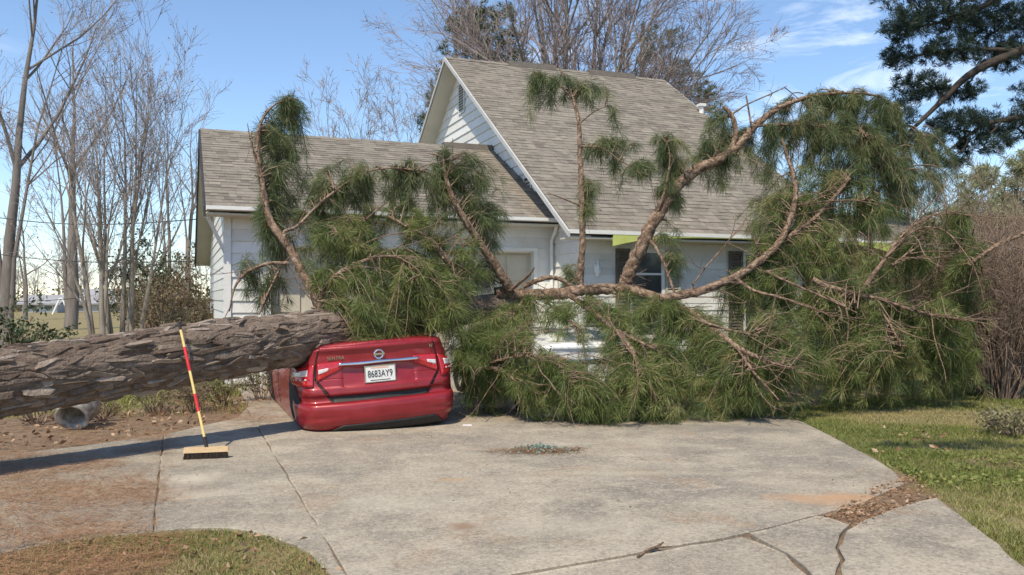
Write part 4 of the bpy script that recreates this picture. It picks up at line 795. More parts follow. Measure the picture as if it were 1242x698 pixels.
    def lidp(l, z, u, v): return .010 * np.exp(-((z - .925) / .02) ** 2) - .040 * np.exp(-np.clip(np.abs(l) - .36, 0, 9) ** 2 / .0012) * np.clip((z - .50) / .02, 0, 1) * np.clip((.735 - z) / .02, 0, 1)
    c1 = [(-.540, .425), (.540, .425), (.68, .60), (-.68, .60)]; c2 = [(-.68, .60), (.68, .60), (.70, .945), (-.70, .945)]
    V1, P1 = patch(c1, .014, 70, 20, .014, lidp); V2, P2 = patch(c2, .014, 70, 30, .014, lidp)
    lid = MB().add(dn(V1), P1).add(dn(V2), P2).build('trunk_lid', paintm, car, smooth=True)
    for s in (-1, 1):
        fl = (lambda c: c) if s > 0 else (lambda c: [c[1], c[0], c[3], c[2]])
        tl = put('tail_light', patch(fl([(s * .715, .53), (s * 1.16, .565), (s * 1.22, .66), (s * .715, .77)]), .016, 24, 10, prof=lambda l, z, u, v: .012 * np.sin(v * np.pi)), tail_red)
        put('clear_lens', patch(fl([(s * .78, .640), (s * 1.10, .640), (s * 1.12, .668), (s * .78, .715)]), .030, 16, 6, .01), tail_clear, tl)
        for kx in range(9):
            l0 = s * (.76 + kx * .04); put('lamp_bead', patch([(l0 - .012, .598), (l0 + .012, .598), (l0 + .012, .614), (l0 - .012, .614)], .030, 2, 2, .012), tail_clear if kx % 2 else tail_red, tl)
        t2 = put('inner_tail_light', patch(fl([(s * .41, .705), (s * .672, .585), (s * .685, .775), (s * .41, .785)]), .026, 20, 10, .018, prof=lambda l, z, u, v: .010 * np.sin(v * np.pi)), tail_red, lid)
        put('clear_lens', patch(fl([(s * .56, .695), (s * .665, .66), (s * .67, .71), (s * .56, .725)]), .038, 10, 5, .01), tail_clear, lid)
    put('chrome_bar', patch([(-.46, .735), (.46, .735), (.45, .775), (-.45, .775)], .045, 40, 6, .03, prof=lambda l, z, u, v: .012 * np.sin(v * np.pi)), chrome, lid)
    zc = .625; yc = float(surf(0.0, zc)[1]) - .022
    plate = MB().box(-.165, .165, yc - .006, yc, zc - .085, zc + .085).build('licence_plate', plate_white, car)
    fr = MB()
    for b_ in ((-.172, -.160, zc - .092, zc + .092), (.160, .172, zc - .092, zc + .092), (-.160, .160, zc + .082, zc + .092), (-.160, .160, zc - .092, zc - .082)): fr.box(b_[0], b_[1], yc - .010, yc + .02, b_[2], b_[3])
    fr.build('plate_frame', chrome, plate)
    if full_rear:
        text_mesh('plate_number', '8683AY9', .105, .0015, plate_ink, plate, (0, yc - .0085, zc - .004), .70)
        MB().box(-.10, .10, yc - .0075, yc - .006, zc + .058, zc + .072).build('plate_state_strip', peach, plate)
        MB().box(-.11, .11, yc - .0075, yc - .006, zc - .074, zc - .066).build('plate_county_strip', plate_ink, plate)
        ye = float(surf(0.0, .835)[1]) - .022
        th = np.linspace(0, 2 * np.pi, 33)[:-1]; em = MB(); ringp = [(0.048 * math.cos(t), ye - .006, .835 + .045 * math.sin(t)) for t in th]
        em.tube(ringp + ringp[:1], .009, 6, cap=False); em.box(-.062, .062, ye - .016, ye - .002, .824, .846); em.build('emblem', chrome, lid)
        text_mesh('badge_lettering', 'SENTRA', .05, .003, chrome, lid, (-.46, float(surf(-.46, .83)[1]) - .020, .825), 1.0, rotz=-8)
        text_mesh('badge_lettering', 'SV', .042, .003, chrome, lid, (.60, float(surf(.60, .875)[1]) - .022, .875), 1.0, rotz=12)
    return car
gcr = np.random.default_rng(5)
def crush_red(x, y):
    cab = np.clip((y - .75) / .25, 0, 1) * np.clip((3.2 - y) / .5, 0, 1)
    return cab * (-.10 + .16 * (vnoise(x * 4 + 9, y * 4, 3) - .5)) - .05 * np.clip((y - 3.2) / .8, 0, 1)
def crush_white(x, y):
    cab = np.clip((y - .55) / .55, 0, 1) * np.clip((3.3 - y) / .6, 0, 1)
    return cab * (.12 + .14 * (vnoise(x * 3 + 4, y * 3, 6) - .5)) - .05 * np.clip((y - 3.2) / .8, 0, 1)
make_car('crushed_car', 'crumpled dark red sedan pinned under the fallen trunk, rear plate 8683AY9', (-1.43, 9.70, -.01), TH, math.radians(-3.5), 1.05, red_paint, True, crush_red, True)
make_car('buried_car', 'white car almost wholly buried under the green pine boughs right of the red sedan', (1.15, 10.95, -.05), TH, 0.0, 1.0, white_car_paint, False, crush_white, False)
# ------------------------------------------------------------------ broom, urn, debris
yellow = M('yellow_handle', [(0.68, 0.50, 0.17), (0.76, 0.58, 0.24)], scale=12, rough=0.4)
redwrap = M('red_wrap', [(0.55, 0.02, 0.03), (0.7, 0.05, 0.06)], scale=12, rough=0.4)
wood = M('broom_wood', [(0.52, 0.36, 0.19), (0.66, 0.48, 0.28)], scale=20, rough=0.6, stretch=(1, 6, 6))
bristle_mat = M('broom_bristle', [(0.05, 0.035, 0.03), (0.12, 0.09, 0.07)], scale=40, rough=0.8, tint=.5)
bp = np.array([*G(250, 553), 0.0]); bp = np.array([-2.86, 8.02, 0])
broom = thing('push_broom', 'push broom with yellow and red handle leaning against the fallen trunk', 'broom', tuple(bp), (0, 0, math.radians(14)))
cr, sr = math.cos(math.radians(14)), math.sin(math.radians(14))
def bl(w): d = np.array(w) - bp; return np.array([d[0] * cr + d[1] * sr, -d[0] * sr + d[1] * cr, d[2]])
topw = at(217, 391, 8.40); t0 = np.array([0.0, 0.01, 0.115]); t1 = bl(topw)
hp = lambda f: t0 + (t1 - t0) * f
MB().hexa([(-.20, -.032, .062), (.20, -.032, .062), (.20, .032, .062), (-.20, .032, .062)], [(-.195, -.024, .108), (.195, -.024, .108), (.195, .024, .108), (-.195, .024, .108)]).build('head_block', wood, broom)
gb = np.random.default_rng(4); nb = 1400; x = gb.uniform(-.19, .19, nb); y = gb.uniform(-.03, .03, nb); Pb = np.stack([np.stack([x, y, np.full(nb, .064)], 1), np.stack([x * 1.02 + gb.normal(0, .004, nb), y * 1.25 + gb.normal(0, .004, nb), np.full(nb, .004)], 1)], 1)
V, Q_ = tubes(Pb, np.full((nb, 2), .0016), 3); link('bristles', mesh_np('bristles', V, [Q_], np.repeat(gb.uniform(0, 1, nb), 6)), bristle_mat, broom, 'stuff')
MB().tube([hp(-.01), hp(.07)], .018, 10).build('socket', black_plastic, broom)
for a, b_, m_ in ((.07, .27, yellow), (.41, .595, yellow), (.79, .935, yellow)): MB().tube([hp(a), hp(b_)], .0125, 10).build('handle', m_, broom)
for a, b_ in ((.27, .41), (.595, .79)): MB().tube([hp(a), hp(a + .012), hp(b_ - .012), hp(b_)], [.0135, .0145, .0145, .0135], 10).build('handle_wrap', redwrap, broom)
MB().tube([hp(.935), hp(.995), hp(1.0)], [.0145, .0145, .008], 10).build('handle_grip', black_plastic, broom)

urn_mat = M('weathered_urn', [(0.10, 0.09, 0.08), (0.30, 0.285, 0.26), (0.55, 0.54, 0.51)], scale=11, rough=0.35, spec=0.6, bump=0.5, bscale=18)
ux, uy = G(88, 519); urn = thing('garden_urn', 'round grey weathered urn tipped on its side under the fallen trunk', 'urn', (ux, uy + .1, 0.0))
prof = [(.0, -.30), (.10, -.30), (.17, -.26), (.215, -.16), (.225, -.05), (.20, .05), (.155, .11), (.145, .135), (.175, .15), (.18, .175), (.155, .178), (.13, .15), (.12, .05), (.05, -.1), (0, -.12)]
th = np.linspace(0, 2 * np.pi, 37)[:-1]; V = []
ax = unit(np.array([.1, -.80, -.52])); e1 = unit(np.cross(ax, [0, 0, 1.0])); e2 = np.cross(e1, ax); c0 = np.array([0, 0, .215])
for r, h in prof:
    rr = r * (1 + .012 * np.sin(th * 9)) * 1.05
    V.append(c0 + ax * h + np.outer(np.cos(th) * rr, e1) + np.outer(np.sin(th) * rr, e2))
k = np.arange(36); P = [np.concatenate([np.stack([a * 36 + k, a * 36 + (k + 1) % 36, (a + 1) * 36 + (k + 1) % 36, (a + 1) * 36 + k], -1) for a in range(len(prof) - 1)])]
MB().add(np.array(V), P).build('urn_body', urn_mat, urn, smooth=True)
MB().tube([c0 + ax * .165 + (e1 * math.cos(t) + e2 * math.sin(t)) * .172 for t in np.linspace(0, 2 * np.pi, 33)], .014, 6, cap=False).build('urn_rim', M('urn_rim', [(0.28, 0.27, 0.25), (0.45, 0.44, 0.41)], scale=9, rough=0.4), urn)

# swept pile of broken glass and needles on the drive
px_, py_ = G(655, 548); pile = thing('debris_pile', 'small swept pile of green safety glass, needles and twigs on the concrete', 'debris', (px_, py_, .004))
g = np.random.default_rng(8)
glass_mat = M('safety_glass', [(0.20, 0.32, 0.26), (0.42, 0.52, 0.45)], scale=30, rough=0.12, spec=0.8, trans=.3)
n = 420; c = np.stack([g.normal(.02, .15, n), g.normal(0.02, .10, n), np.zeros(n)], 1); c[:, 2] = .008 + np.abs(g.normal(0, .012, n)) + .035 * np.exp(-(c[:, 0] / .16) ** 2 - (c[:, 1] / .09) ** 2); V, q, t = leaf_mesh(c, .026, g, asp=.8); 
V2, q2, t2_ = leaf_mesh(c[:200] + .004, .018, g, asp=.9); MB().add(V, [q], t).add(V2, [q2], t2_).build('glass_shards', glass_mat, pile, 'stuff')
straw_mat = M('pine_straw', [(0.0, (0.19, 0.085, 0.04)), (0.5, (0.33, 0.175, 0.085)), (1.0, (0.46, 0.29, 0.155))], scale=4, rough=0.8, tint=.8)
leaf_brown = M('dead_leaves', [(0.0, (0.15, 0.08, 0.045)), (0.5, (0.30, 0.18, 0.10)), (1.0, (0.48, 0.36, 0.25))], scale=4, rough=0.85, tint=.85)
def straw(C2, z, ln, g, w=.003, lay=.012, flow=None):
    n = len(C2); a = g.uniform(0, np.pi * 2, n) if flow is None else flow + g.normal(0, .55, n); d = np.stack([np.cos(a), np.sin(a), g.normal(0, .05, n)], 1); L_ = (ln * g.uniform(.5, 1.2, n))[:, None]
    c = np.column_stack([C2, z + np.abs(g.normal(0, lay, n)) + .004]); s = np.stack([-d[:, 1], d[:, 0], np.zeros(n)], 1); m = c + s * (g.normal(0, .09, (n, 1)) * L_)
    V = np.stack([c - d * L_ * .5, m + s * w * .5, c + d * L_ * .5, m - s * w * .5], 1).reshape(-1, 3); V[:, 2] = np.maximum(V[:, 2], np.repeat(np.broadcast_to(z, (n,)), 4) + .003)
    return V, np.arange(n)[:, None] * 4 + np.arange(4), np.repeat(g.uniform(0, 1, n), 4)
n = 1100; c2 = np.stack([g.normal(-.02, .22, n), g.normal(-.03, .09, n)], 1); V, q, t = straw(c2, .002, .16, g, .004, .016); MB().add(V, [q], t).build('straw', straw_mat, pile, 'stuff')
for k in range(7):
    a = g.uniform(0, 6.28); p = np.array([g.normal(.15, .14), g.normal(0, .05), .02]); d = np.array([math.cos(a), math.sin(a) * .5, .05]); MB().tube([p, p + d * .09 + [0, 0, .01], p + d * .2], [.007, .006, .003], 5).build('twig', twig_mat, pile)
for k in range(4):
    p = np.array([.33 + g.uniform(-.06, .06), g.uniform(-.05, .06), .018]); MB().tube([p - [.02, 0, 0], p - [.012, 0, 0], p + [.01, .003, .004], p + [.024, .004, 0]], [.004, .018, .016, .003], 7).build('bark_chip', bark, pile)
# loose stick lying over the apron joint
sx_, sy_ = G(793, 668); MB().tube([(-.12, -.15, .008), (-.05, -.05, .012), (.02, .03, .011), (.08, .14, .007)], [.007, .010, .009, .005], 7).add(*(lambda VQ: (VQ[0], [VQ[1]]))(tubes(np.array([[(.01, .02, .011), (.07, .03, .012), (.12, .05, .008)]]), np.array([[.006, .005, .003]]), 5))).build('fallen_stick', limb_bark, None)
o = bpy.data.objects['fallen_stick']; o.location = (sx_, sy_, .002); tag(o, 'short broken brown stick lying across the cracked joint of the drive', 'stick')
wx, wy = G(567, 517); o = MB().hexa([(-.055, -.012, .002), (.055, -.008, .002), (.05, .012, .002), (-.05, .010, .002)], [(-.05, -.008, .018), (.05, -.006, .016), (.045, .008, .014), (-.045, .006, .016)]).build('plastic_shard', tail_clear); o.location = (wx, wy, .003); tag(o, 'small white plastic shard on the concrete right of the red car', 'shard')

# ------------------------------------------------------------------ grass, pine straw, leaf litter (uncountable)
grass_mat = M('grass_blades', [(0.0, (0.12, 0.165, 0.035)), (0.35, (0.19, 0.225, 0.055)), (0.6, (0.27, 0.26, 0.085)), (0.8, (0.40, 0.33, 0.17)), (1.0, (0.50, 0.41, 0.24))], scale=3, rough=0.7, tint=.9, trans=.2)
g = np.random.default_rng(21)
def blades(C3, hgt, w, g, tint):
    n = len(C3); a = g.uniform(0, 2 * np.pi, n); s = np.stack([np.cos(a), np.sin(a), np.zeros(n)], 1); lean = np.stack([g.normal(0, .5, n), g.normal(0, .5, n), np.ones(n)], 1); h_ = (hgt * g.uniform(.4, 1.3, n))[:, None]
    m = C3 + lean * h_ * np.array([.3, .3, .55]); tip = C3 + lean * h_ * np.array([1.0, 1.0, .9]); V = np.stack([C3 - s * w * .5, C3 + s * w * .5, m + s * w * .4, tip, m - s * w * .4], 1).reshape(-1, 3)
    k = np.arange(n)[:, None] * 5; return V, [k + np.array([0, 1, 2, 4]), k + np.array([4, 2, 3])], np.repeat(tint, 5)
def lawn_zone(name, poly, dens, hgt, w, label):
    p = np.array(poly); x0, y0 = p.min(0); x1, y1 = p.max(0); n = int((x1 - x0) * (y1 - y0) * dens); x = g.uniform(x0, x1, n); y = g.uniform(y0, y1, n)
    ok = in_poly(x, y, poly) & ~in_poly(x, y, drive) & ~in_poly(x, y, apronA) & ~in_poly(x, y, apronB) & ~in_poly(x, y, apronC) & (g.uniform(0, 1, n) > .75 * dirt_mask(x, y)); x, y = x[ok], y[ok]
    tn = tan_mask(x, y); cl = vnoise(x * 3.5, y * 3.5, 2); keep = g.uniform(0, 1, len(x)) < .3 + .9 * cl; x, y, tn, cl = x[keep], y[keep], tn[keep], cl[keep]
    t = np.clip(.24 + .5 * tn + g.normal(0, .16, len(x)) + np.where(g.uniform(0, 1, len(x)) < .22, .3, 0), 0, 1); sc = (.55 + .8 * cl) * np.clip(1.1 - .45 * tn, .3, 1)
    V, P, tt = blades(np.stack([x, y, np.full(len(x), -.03)], 1), hgt * sc, w, g, t); tag(link(name, mesh_np(name, V, P, tt), grass_mat), label, 'grass', None, 'stuff')
lawn_zone('grass', [G(*p) for p in [(-250, 700), (0, 668), (180, 643), (290, 640), (345, 652), (390, 678), (412, 705), (430, 800), (-300, 800)]], 13000, .055, .005, 'patchy green and straw coloured turf curving into the drive at bottom left')
lawn_zone('grass', [G(*p) for p in [(940, 498), (1000, 488), (1100, 478), (1330, 470), (1500, 560), (1500, 900), (1260, 710), (1135, 600), (1090, 565), (1030, 538)]], 6500, .055, .006, 'green and dormant tan turf beside the right edge of the drive')
lawn_zone('grass', [(-12, 9.6), (-2.7, 11.5), (-2.9, 20), (-22, 28), (-26, 12)], 700, .11, .016, 'dry olive lawn stretching away behind the fallen trunk on the left')
# clover-like weeds on the right verge
n = 3400; cx, cy = G(1120, 572); x = g.normal(cx, .75, n); y = g.normal(cy, .33, n); ok = ~in_poly(x, y, drive) & ~in_poly(x, y, apronC) & ~in_poly(x, y, fill) & (vnoise(x * 3, y * 4, 5) > .45); c = np.stack([x, y, g.uniform(-.02, .05, n)], 1)[ok]
V, q, t = leaf_mesh(c, .034, g, flat=.5, asp=.8, tint=g.uniform(.1, .65, len(c))); tag(link('clover', mesh_np('clover', V, [q], t), grass_mat), 'bright green low clover on the verge by the broken slab', 'clover', None, 'stuff')
# pine straw on the left slab, kerb edges, beds
def straw_zone(name, poly, n, ln, label, clump=2.0, thr=.4, z=.006, w=.0032, lay=.012, flow=None):
    p = np.array(poly); x0, y0 = p.min(0); x1, y1 = p.max(0); x = g.uniform(x0, x1, n); y = g.uniform(y0, y1, n); f = .65 * vnoise(x * clump, y * clump * 2.2, 7) + .35 * vnoise(x * clump * 3, y * clump * 5, 8)
    ok = in_poly(x + g.normal(0, .10, n), y + g.normal(0, .07, n), poly) & (f + g.normal(0, .10, n) > thr); C2 = np.stack([x, y], 1)[ok]; zz = np.where(in_poly(C2[:, 0], C2[:, 1], drive), z, -.02) if z >= 0 else np.full(len(C2), z)
    V, q, t = straw(C2, zz, ln, g, w, lay, flow); tag(link(name, mesh_np(name, V, [q], t), straw_mat), label, 'pine straw', None, 'stuff')
straw_zone('pine_straw', [G(*p) for p in [(-250, 552), (0, 540), (205, 522), (204, 545), (196, 600), (184, 645), (0, 670), (-250, 700)]], 60000, .16, 'brown pine straw strewn over the left slab before the trunk', .9, .44, lay=.006)
straw_zone('pine_straw', [G(*p) for p in [(-200, 690), (0, 664), (150, 646), (230, 645), (235, 660), (180, 705), (-200, 780)]], 14000, .17, 'thick mat of brown straw at the bottom left corner', 1.2, .38, lay=.025)
straw_zone('pine_straw', [G(*p) for p in [(183, 560), (212, 540), (215, 600), (200, 650), (172, 648)]], 1600, .13, 'straw caught along the slab joint below the broom', 3, .35)
straw_zone('pine_straw', bed, 26000, .16, 'brown straw mulch on the bed under the trunk', 1.0, .3, z=-.02, lay=.03)
straw_zone('pine_straw', [G(*p) for p in [(270, 495), (345, 480), (350, 508), (280, 520)]], 4500, .15, 'rust coloured straw heap beside the red car rear', 1.5, .3, lay=.02)
straw_zone('pine_straw', [G(*p) for p in [(255, 506), (345, 500), (345, 525), (230, 532)]], 1500, .13, 'thin straw on the concrete left of the red car', 1.5, .5)
straw_zone('pine_straw', [G(*p) for p in [(985, 632), (1034, 642), (1100, 612), (1136, 602), (1105, 577), (1072, 572), (1066, 600), (1040, 611)]], 5000, .12, 'reddish straw filling the broken corner of the drive', 2, .25, z=-.03, lay=.03)
straw_zone('pine_straw', [G(*p) for p in [(180, 648), (300, 646), (380, 676), (420, 720), (150, 740)]], 2600, .09, 'thin brown thatch scattered through the bottom left turf', 1.6, .42, z=-.02, lay=.02)
straw_zone('pine_straw', [G(*p) for p in [(1040, 500), (1230, 500), (1260, 580), (1100, 570)]], 3500, .08, 'tan thatch scattered over the right lawn', 1.2, .45, z=-.02, lay=.02)
straw_zone('pine_straw', [G(*p) for p in [(895, 645), (915, 648), (995, 702), (970, 702)]], 700, .10, 'straw packed in the diagonal crack of the apron', 3, .2, z=-.03, lay=.02)
straw_zone('pine_straw', [G(*p) for p in [(560, 492), (700, 500), (960, 500), (960, 512), (700, 520), (560, 505)]], 2200, .15, 'loose straw and needles along the edge of the fallen boughs', 2, .5)
straw_zone('pine_straw', [G(*p) for p in [(205, 535), (350, 520), (560, 515), (950, 512), (1090, 584), (900, 645), (620, 697), (410, 697), (300, 640), (190, 640)]], 1500, .10, 'single loose pine needles strewn across the whole drive', .7, .35)
g2 = np.random.default_rng(61); n = 420; V, q, t = straw(np.stack([g2.uniform(-.7, .7, n), g2.uniform(.10, .75, n)], 1), 0.0, .13, g2, .0035, .004); V[:, 2] += 1.035
cr_, sr_ = math.cos(TH), math.sin(TH); W = np.stack([V[:, 0] * cr_ - V[:, 1] * sr_ - 1.43, V[:, 0] * sr_ + V[:, 1] * cr_ + 9.70, V[:, 2] + V[:, 0] * .061], 1); tag(link('fallen_needles', mesh_np('fallen_needles', W, [q], t), straw_mat), 'brown needles lying on the boot lid of the red car', 'pine straw', None, 'stuff')
def litter(name, poly, n, size, label, z=.01, thr=.5):
    p = np.array(poly); x0, y0 = p.min(0); x1, y1 = p.max(0); x = g.uniform(x0, x1, n); y = g.uniform(y0, y1, n); ok = in_poly(x, y, poly) & (vnoise(x * 2.5, y * 2.5, 12) + g.normal(0, .15, n) > thr); x, y = x[ok], y[ok]
    V, q, t = leaf_mesh(np.stack([x, y, z + g.uniform(0, .03, len(x))], 1), size, g, flat=.55, asp=.55); tag(link(name, mesh_np(name, V, [q], t), leaf_brown), label, 'leaf litter', None, 'stuff')
litter('leaf_litter', [G(*p) for p in [(205, 530), (560, 520), (950, 512), (1085, 580), (900, 640), (620, 690), (410, 690), (200, 630)]], 240, .022, 'tiny brown bark and leaf bits dotted over the drive', .003)
litter('leaf_litter', bed, 3200, .07, 'tan and brown dead leaves on the bed behind the drive')
litter('leaf_litter', [G(*p) for p in [(1000, 628), (1040, 640), (1100, 616), (1138, 602), (1105, 574), (1060, 592)]], 3600, .036, 'curled brown leaves at the broken slab corner', -.012, .3)
litter('leaf_litter', [G(*p) for p in [(560, 488), (650, 494), (640, 508), (570, 503)]], 260, .06, 'bark crumbs and leaves swept along the boughs right of the red car')
litter('leaf_litter', [G(*p) for p in [(1050, 520), (1150, 520), (1160, 555), (1060, 550)]], 300, .06, 'scattered dead leaves on the right lawn', 0.0)
litter('leaf_litter', [G(*p) for p in [(100, 655), (400, 640), (420, 700), (100, 720)]], 160, .05, 'few dead leaves on the bottom left turf', 0.0)
litter('leaf_litter', [G(*p) for p in [(640, 440), (950, 440), (960, 505), (640, 505)]], 150, .08, 'orange dead leaves caught among the fallen boughs', .15)

# ------------------------------------------------------------------ trees and shrubs
pale_bark = M('pale_bark', [(0.15, 0.125, 0.10), (0.26, 0.225, 0.185), (0.34, 0.30, 0.255)], scale=6, rough=0.9, bump=.4, bscale=20, stretch=(1, 1, .25))
grey_bark = M('grey_bark', [(0.13, 0.11, 0.095), (0.24, 0.21, 0.185)], scale=5, rough=0.9, bump=.5, bscale=14, stretch=(1, 1, .25), bdist=.03)
twig_grey = M('grey_twigs', [(0.19, 0.16, 0.15), (0.33, 0.29, 0.275)], scale=3, rough=0.9)
twig_brown = M('brown_twigs', [(0.16, 0.11, 0.08), (0.30, 0.22, 0.17)], scale=3, rough=0.9, tint=.5)
bud_mat = M('leaf_buds', [(0.24, 0.15, 0.14), (0.34, 0.25, 0.23)], scale=2, rough=0.9, tint=.5, trans=.2)
leaf_dark = M('evergreen_leaves', [(0.0, (0.02, 0.035, 0.012)), (0.6, (0.055, 0.085, 0.025)), (1.0, (0.12, 0.14, 0.05))], scale=2, rough=.45, tint=.8, spec=.5, trans=.15)
leaf_bronze = M('bronze_leaves', [(0.0, (0.10, 0.085, 0.045)), (0.5, (0.19, 0.155, 0.085)), (1.0, (0.29, 0.235, 0.14))], scale=2, rough=.6, tint=.8, trans=.2)
leaf_spring_hazed = M('hazed_spring_leaves', [(0.0, (0.20, 0.205, 0.11)), (0.6, (0.30, 0.315, 0.17)), (1.0, (0.40, 0.42, 0.24))], scale=1, rough=.6, tint=.8, trans=.3)  # greyed and paled so the leaf colour itself carries the distance haze
far_pine = M('far_pine_needles', [(0.0, (0.045, 0.065, 0.035)), (0.5, (0.085, 0.115, 0.058)), (1.0, (0.15, 0.175, 0.09))], scale=1, rough=.6, tint=.8, trans=.1)
def stems(base, tops, r, g, k=9, wig=.05):
    """first generation: list of (offset at base, top point)"""
    P = []; 
    for (b0, t1_) in tops:
        b0 = np.array(b0, float); t1_ = np.array(t1_, float); t = np.linspace(0, 1, k)[:, None]; w = np.cumsum(g.normal(0, wig, (k, 3)), 0) * np.linalg.norm(t1_ - b0) / k; w -= t * w[-1] * .6
        mid = np.array([(t1_ - b0)[0], (t1_ - b0)[1], 0]) ; P.append(b0 + (t1_ - b0) * t - mid * (.35 * np.sin(t * np.pi)) * .5 + w)
    P = np.array(P); R = np.array(r)[:, None] * (.07 + .93 * np.linspace(1, 0, k) ** 1.25)[None]; return P, R
def bare_tree(name, label, px, Y, tops, r, gens, seed, barkm, twigm, buds=0, budsize=.06, group=None, wig=.05, cat='tree', sides0=9, z0=-.05):
    """tops: rows (base dx m, top px, top py, top dY); gens: rows (n, ang, ratio, trop, wig, tmin)"""
    g = np.random.default_rng(seed); X = (px - CX) / F * Y; base = np.array([X, Y, 0.0]); t = thing(name, label, cat, tuple(base), group=group)
    P, R = stems(base, [((dx, g.normal(0, .05) if dx else 0, z0), at(tx, ty, Y + dy) - base) for dx, tx, ty, dy in tops], r, g, wig=wig)
    mb = MB(); V, Q_ = tubes(P, R, sides0); mb.add(V, [Q_], .5); crown = MB(); ends = []
    for gi, (n, ang, ratio, trop, wg, tmin) in enumerate(gens):
        P, R = grow(P, R, n, ang, ratio, trop, wg, tmin, g, k=6 if gi == 0 else (5 if gi == 1 else 4)); R = np.maximum(R, .0035 * Y / 20)
        V, Q_ = tubes(P, R, 6 if gi == 0 else 3); (mb if gi == 0 else crown).add(V, [Q_], g.uniform(0, 1, len(V)))
    mb.build('trunk', barkm, t, smooth=True)
    if buds:
        i = g.integers(0, len(P), buds); f = g.uniform(.2, 1, buds); j = (f * (P.shape[1] - 1.001)).astype(int); c = P[i, j] + (P[i, j + 1] - P[i, j]) * g.uniform(0, 1, (buds, 1)) + g.normal(0, .02, (buds, 3))
        V, q, tt = leaf_mesh(c, budsize, g); link('buds', mesh_np('buds', V, [q], tt), bud_mat, t, 'stuff')
    o = crown.build('crown', twigm, t, 'stuff'); return t, P
G3 = [(7, .65, .42, .10, .10, .35), (6, .6, .5, .06, .14, .25), (5, .6, .5, .03, .16, .2)]
bare_tree('crape_myrtle', 'many-stemmed bare tree with pale smooth trunks nearest the garage corner', 150, 19, [(-.25, 128, 105, .3), (-.1, 145, 60, -.6), (.02, 165, 70, .5), (.15, 185, 90, -.3), (.3, 225, 130, .2), (-.15, 105, 120, -.4), (.1, 200, 150, .6)], [.06, .068, .072, .066, .058, .052, .05], [(8, .5, .42, .14, .09, .3), (7, .55, .5, .08, .12, .2), (6, .6, .55, .04, .16, .15)], 41, pale_bark, twig_grey, 1500, .05)
bare_tree('crape_myrtle', 'leaning bare tree with crooked forked trunk left of the many-stemmed one', 116, 18, [(0, 60, 150, .2), (.12, 110, 130, .4), (.05, 30, 210, -.5), (.1, 150, 170, .2)], [.08, .07, .05, .05], [(8, .6, .45, .10, .12, .3), (7, .6, .5, .05, .14, .2), (6, .6, .55, .03, .16, .15)], 42, pale_bark, twig_grey, 600, .05)
bare_tree('tall_bare_tree', 'tall bare grey tree at the left edge, its limbs leaving the top of the frame', 8, 27, [(0, 62, -90, 0), (.1, 100, 10, 1), (0, -40, -60, 1)], [.22, .09, .11], [(9, .6, .42, .10, .10, .25), (7, .6, .5, .06, .14, .25), (6, .6, .5, .03, .16, .2)], 43, grey_bark, twig_grey, 900, .07)
bare_tree('tall_bare_tree', 'dark straight bare trunk standing on the far lawn behind the forked tree', 83, 42, [(0, 88, 60, 0), (0, 60, 150, 1)], [.33, .14], G3, 44, grey_bark, twig_grey)
for i, (px, Y, tx, ty, lb) in enumerate([(30, 60, 25, 240, 'small bare tree on the far lawn between the left trunks'), (228, 40, 232, 150, 'slim bare tree rising close to the left wall of the garage'), (205, 55, 200, 120, 'faint tall bare tree behind the bronze shrub')]):
    bare_tree('far_bare_tree', lb, px, Y, [(0, tx, ty, 0), (.1, tx - 15, ty + 30, 1)], [.16, .11], G3, 50 + i, grey_bark, twig_grey, group='bare trees beyond the left lawn')
bare_tree('large_bare_tree', 'broad bare shade tree spreading above the main ridge behind the house', 690, 33, [(-.3, 560, -30, 0), (0, 640, -90, 1), (.1, 690, -120, -1), (.2, 735, -90, 1), (.3, 800, -60, 0), (.4, 880, 10, -1), (-.4, 530, 50, 1), (.3, 870, 70, 1), (.2, 770, -20, -2)], [.24, .26, .28, .25, .23, .2, .17, .16, .18], [(15, .6, .40, .05, .10, .25), (11, .65, .48, .03, .13, .2), (10, .6, .5, .02, .15, .15)], 45, grey_bark, M('umber_twigs', [(0.22, 0.18, 0.17), (0.36, 0.30, 0.285)], scale=3, rough=.9), 7000, .075)
for i, (px, Y, tops, lb) in enumerate([(400, 60, [(0, 395, 120, 0), (.2, 415, 130, 1), (-.2, 380, 140, 0)], 'hazy bare tree above the garage ridge, left of the gable'), (450, 62, [(0, 445, 130, 0), (.2, 470, 125, 1), (-.2, 430, 145, 0)], 'hazy bare tree next to the gable above the garage ridge')]):
    bare_tree('hazy_bare_tree', lb, px, Y, tops, [.14, .12, .1], G3, 60 + i, grey_bark, twig_grey, 300, .10, group='bare trees behind the garage')
bare_tree('budding_tree', 'small tree with fresh yellow green buds touching the gable foot', 500, 55, [(0, 490, 140, 0), (.2, 510, 150, 1), (-.2, 478, 155, 0)], [.1, .1, .08], G3, 63, grey_bark, twig_grey)

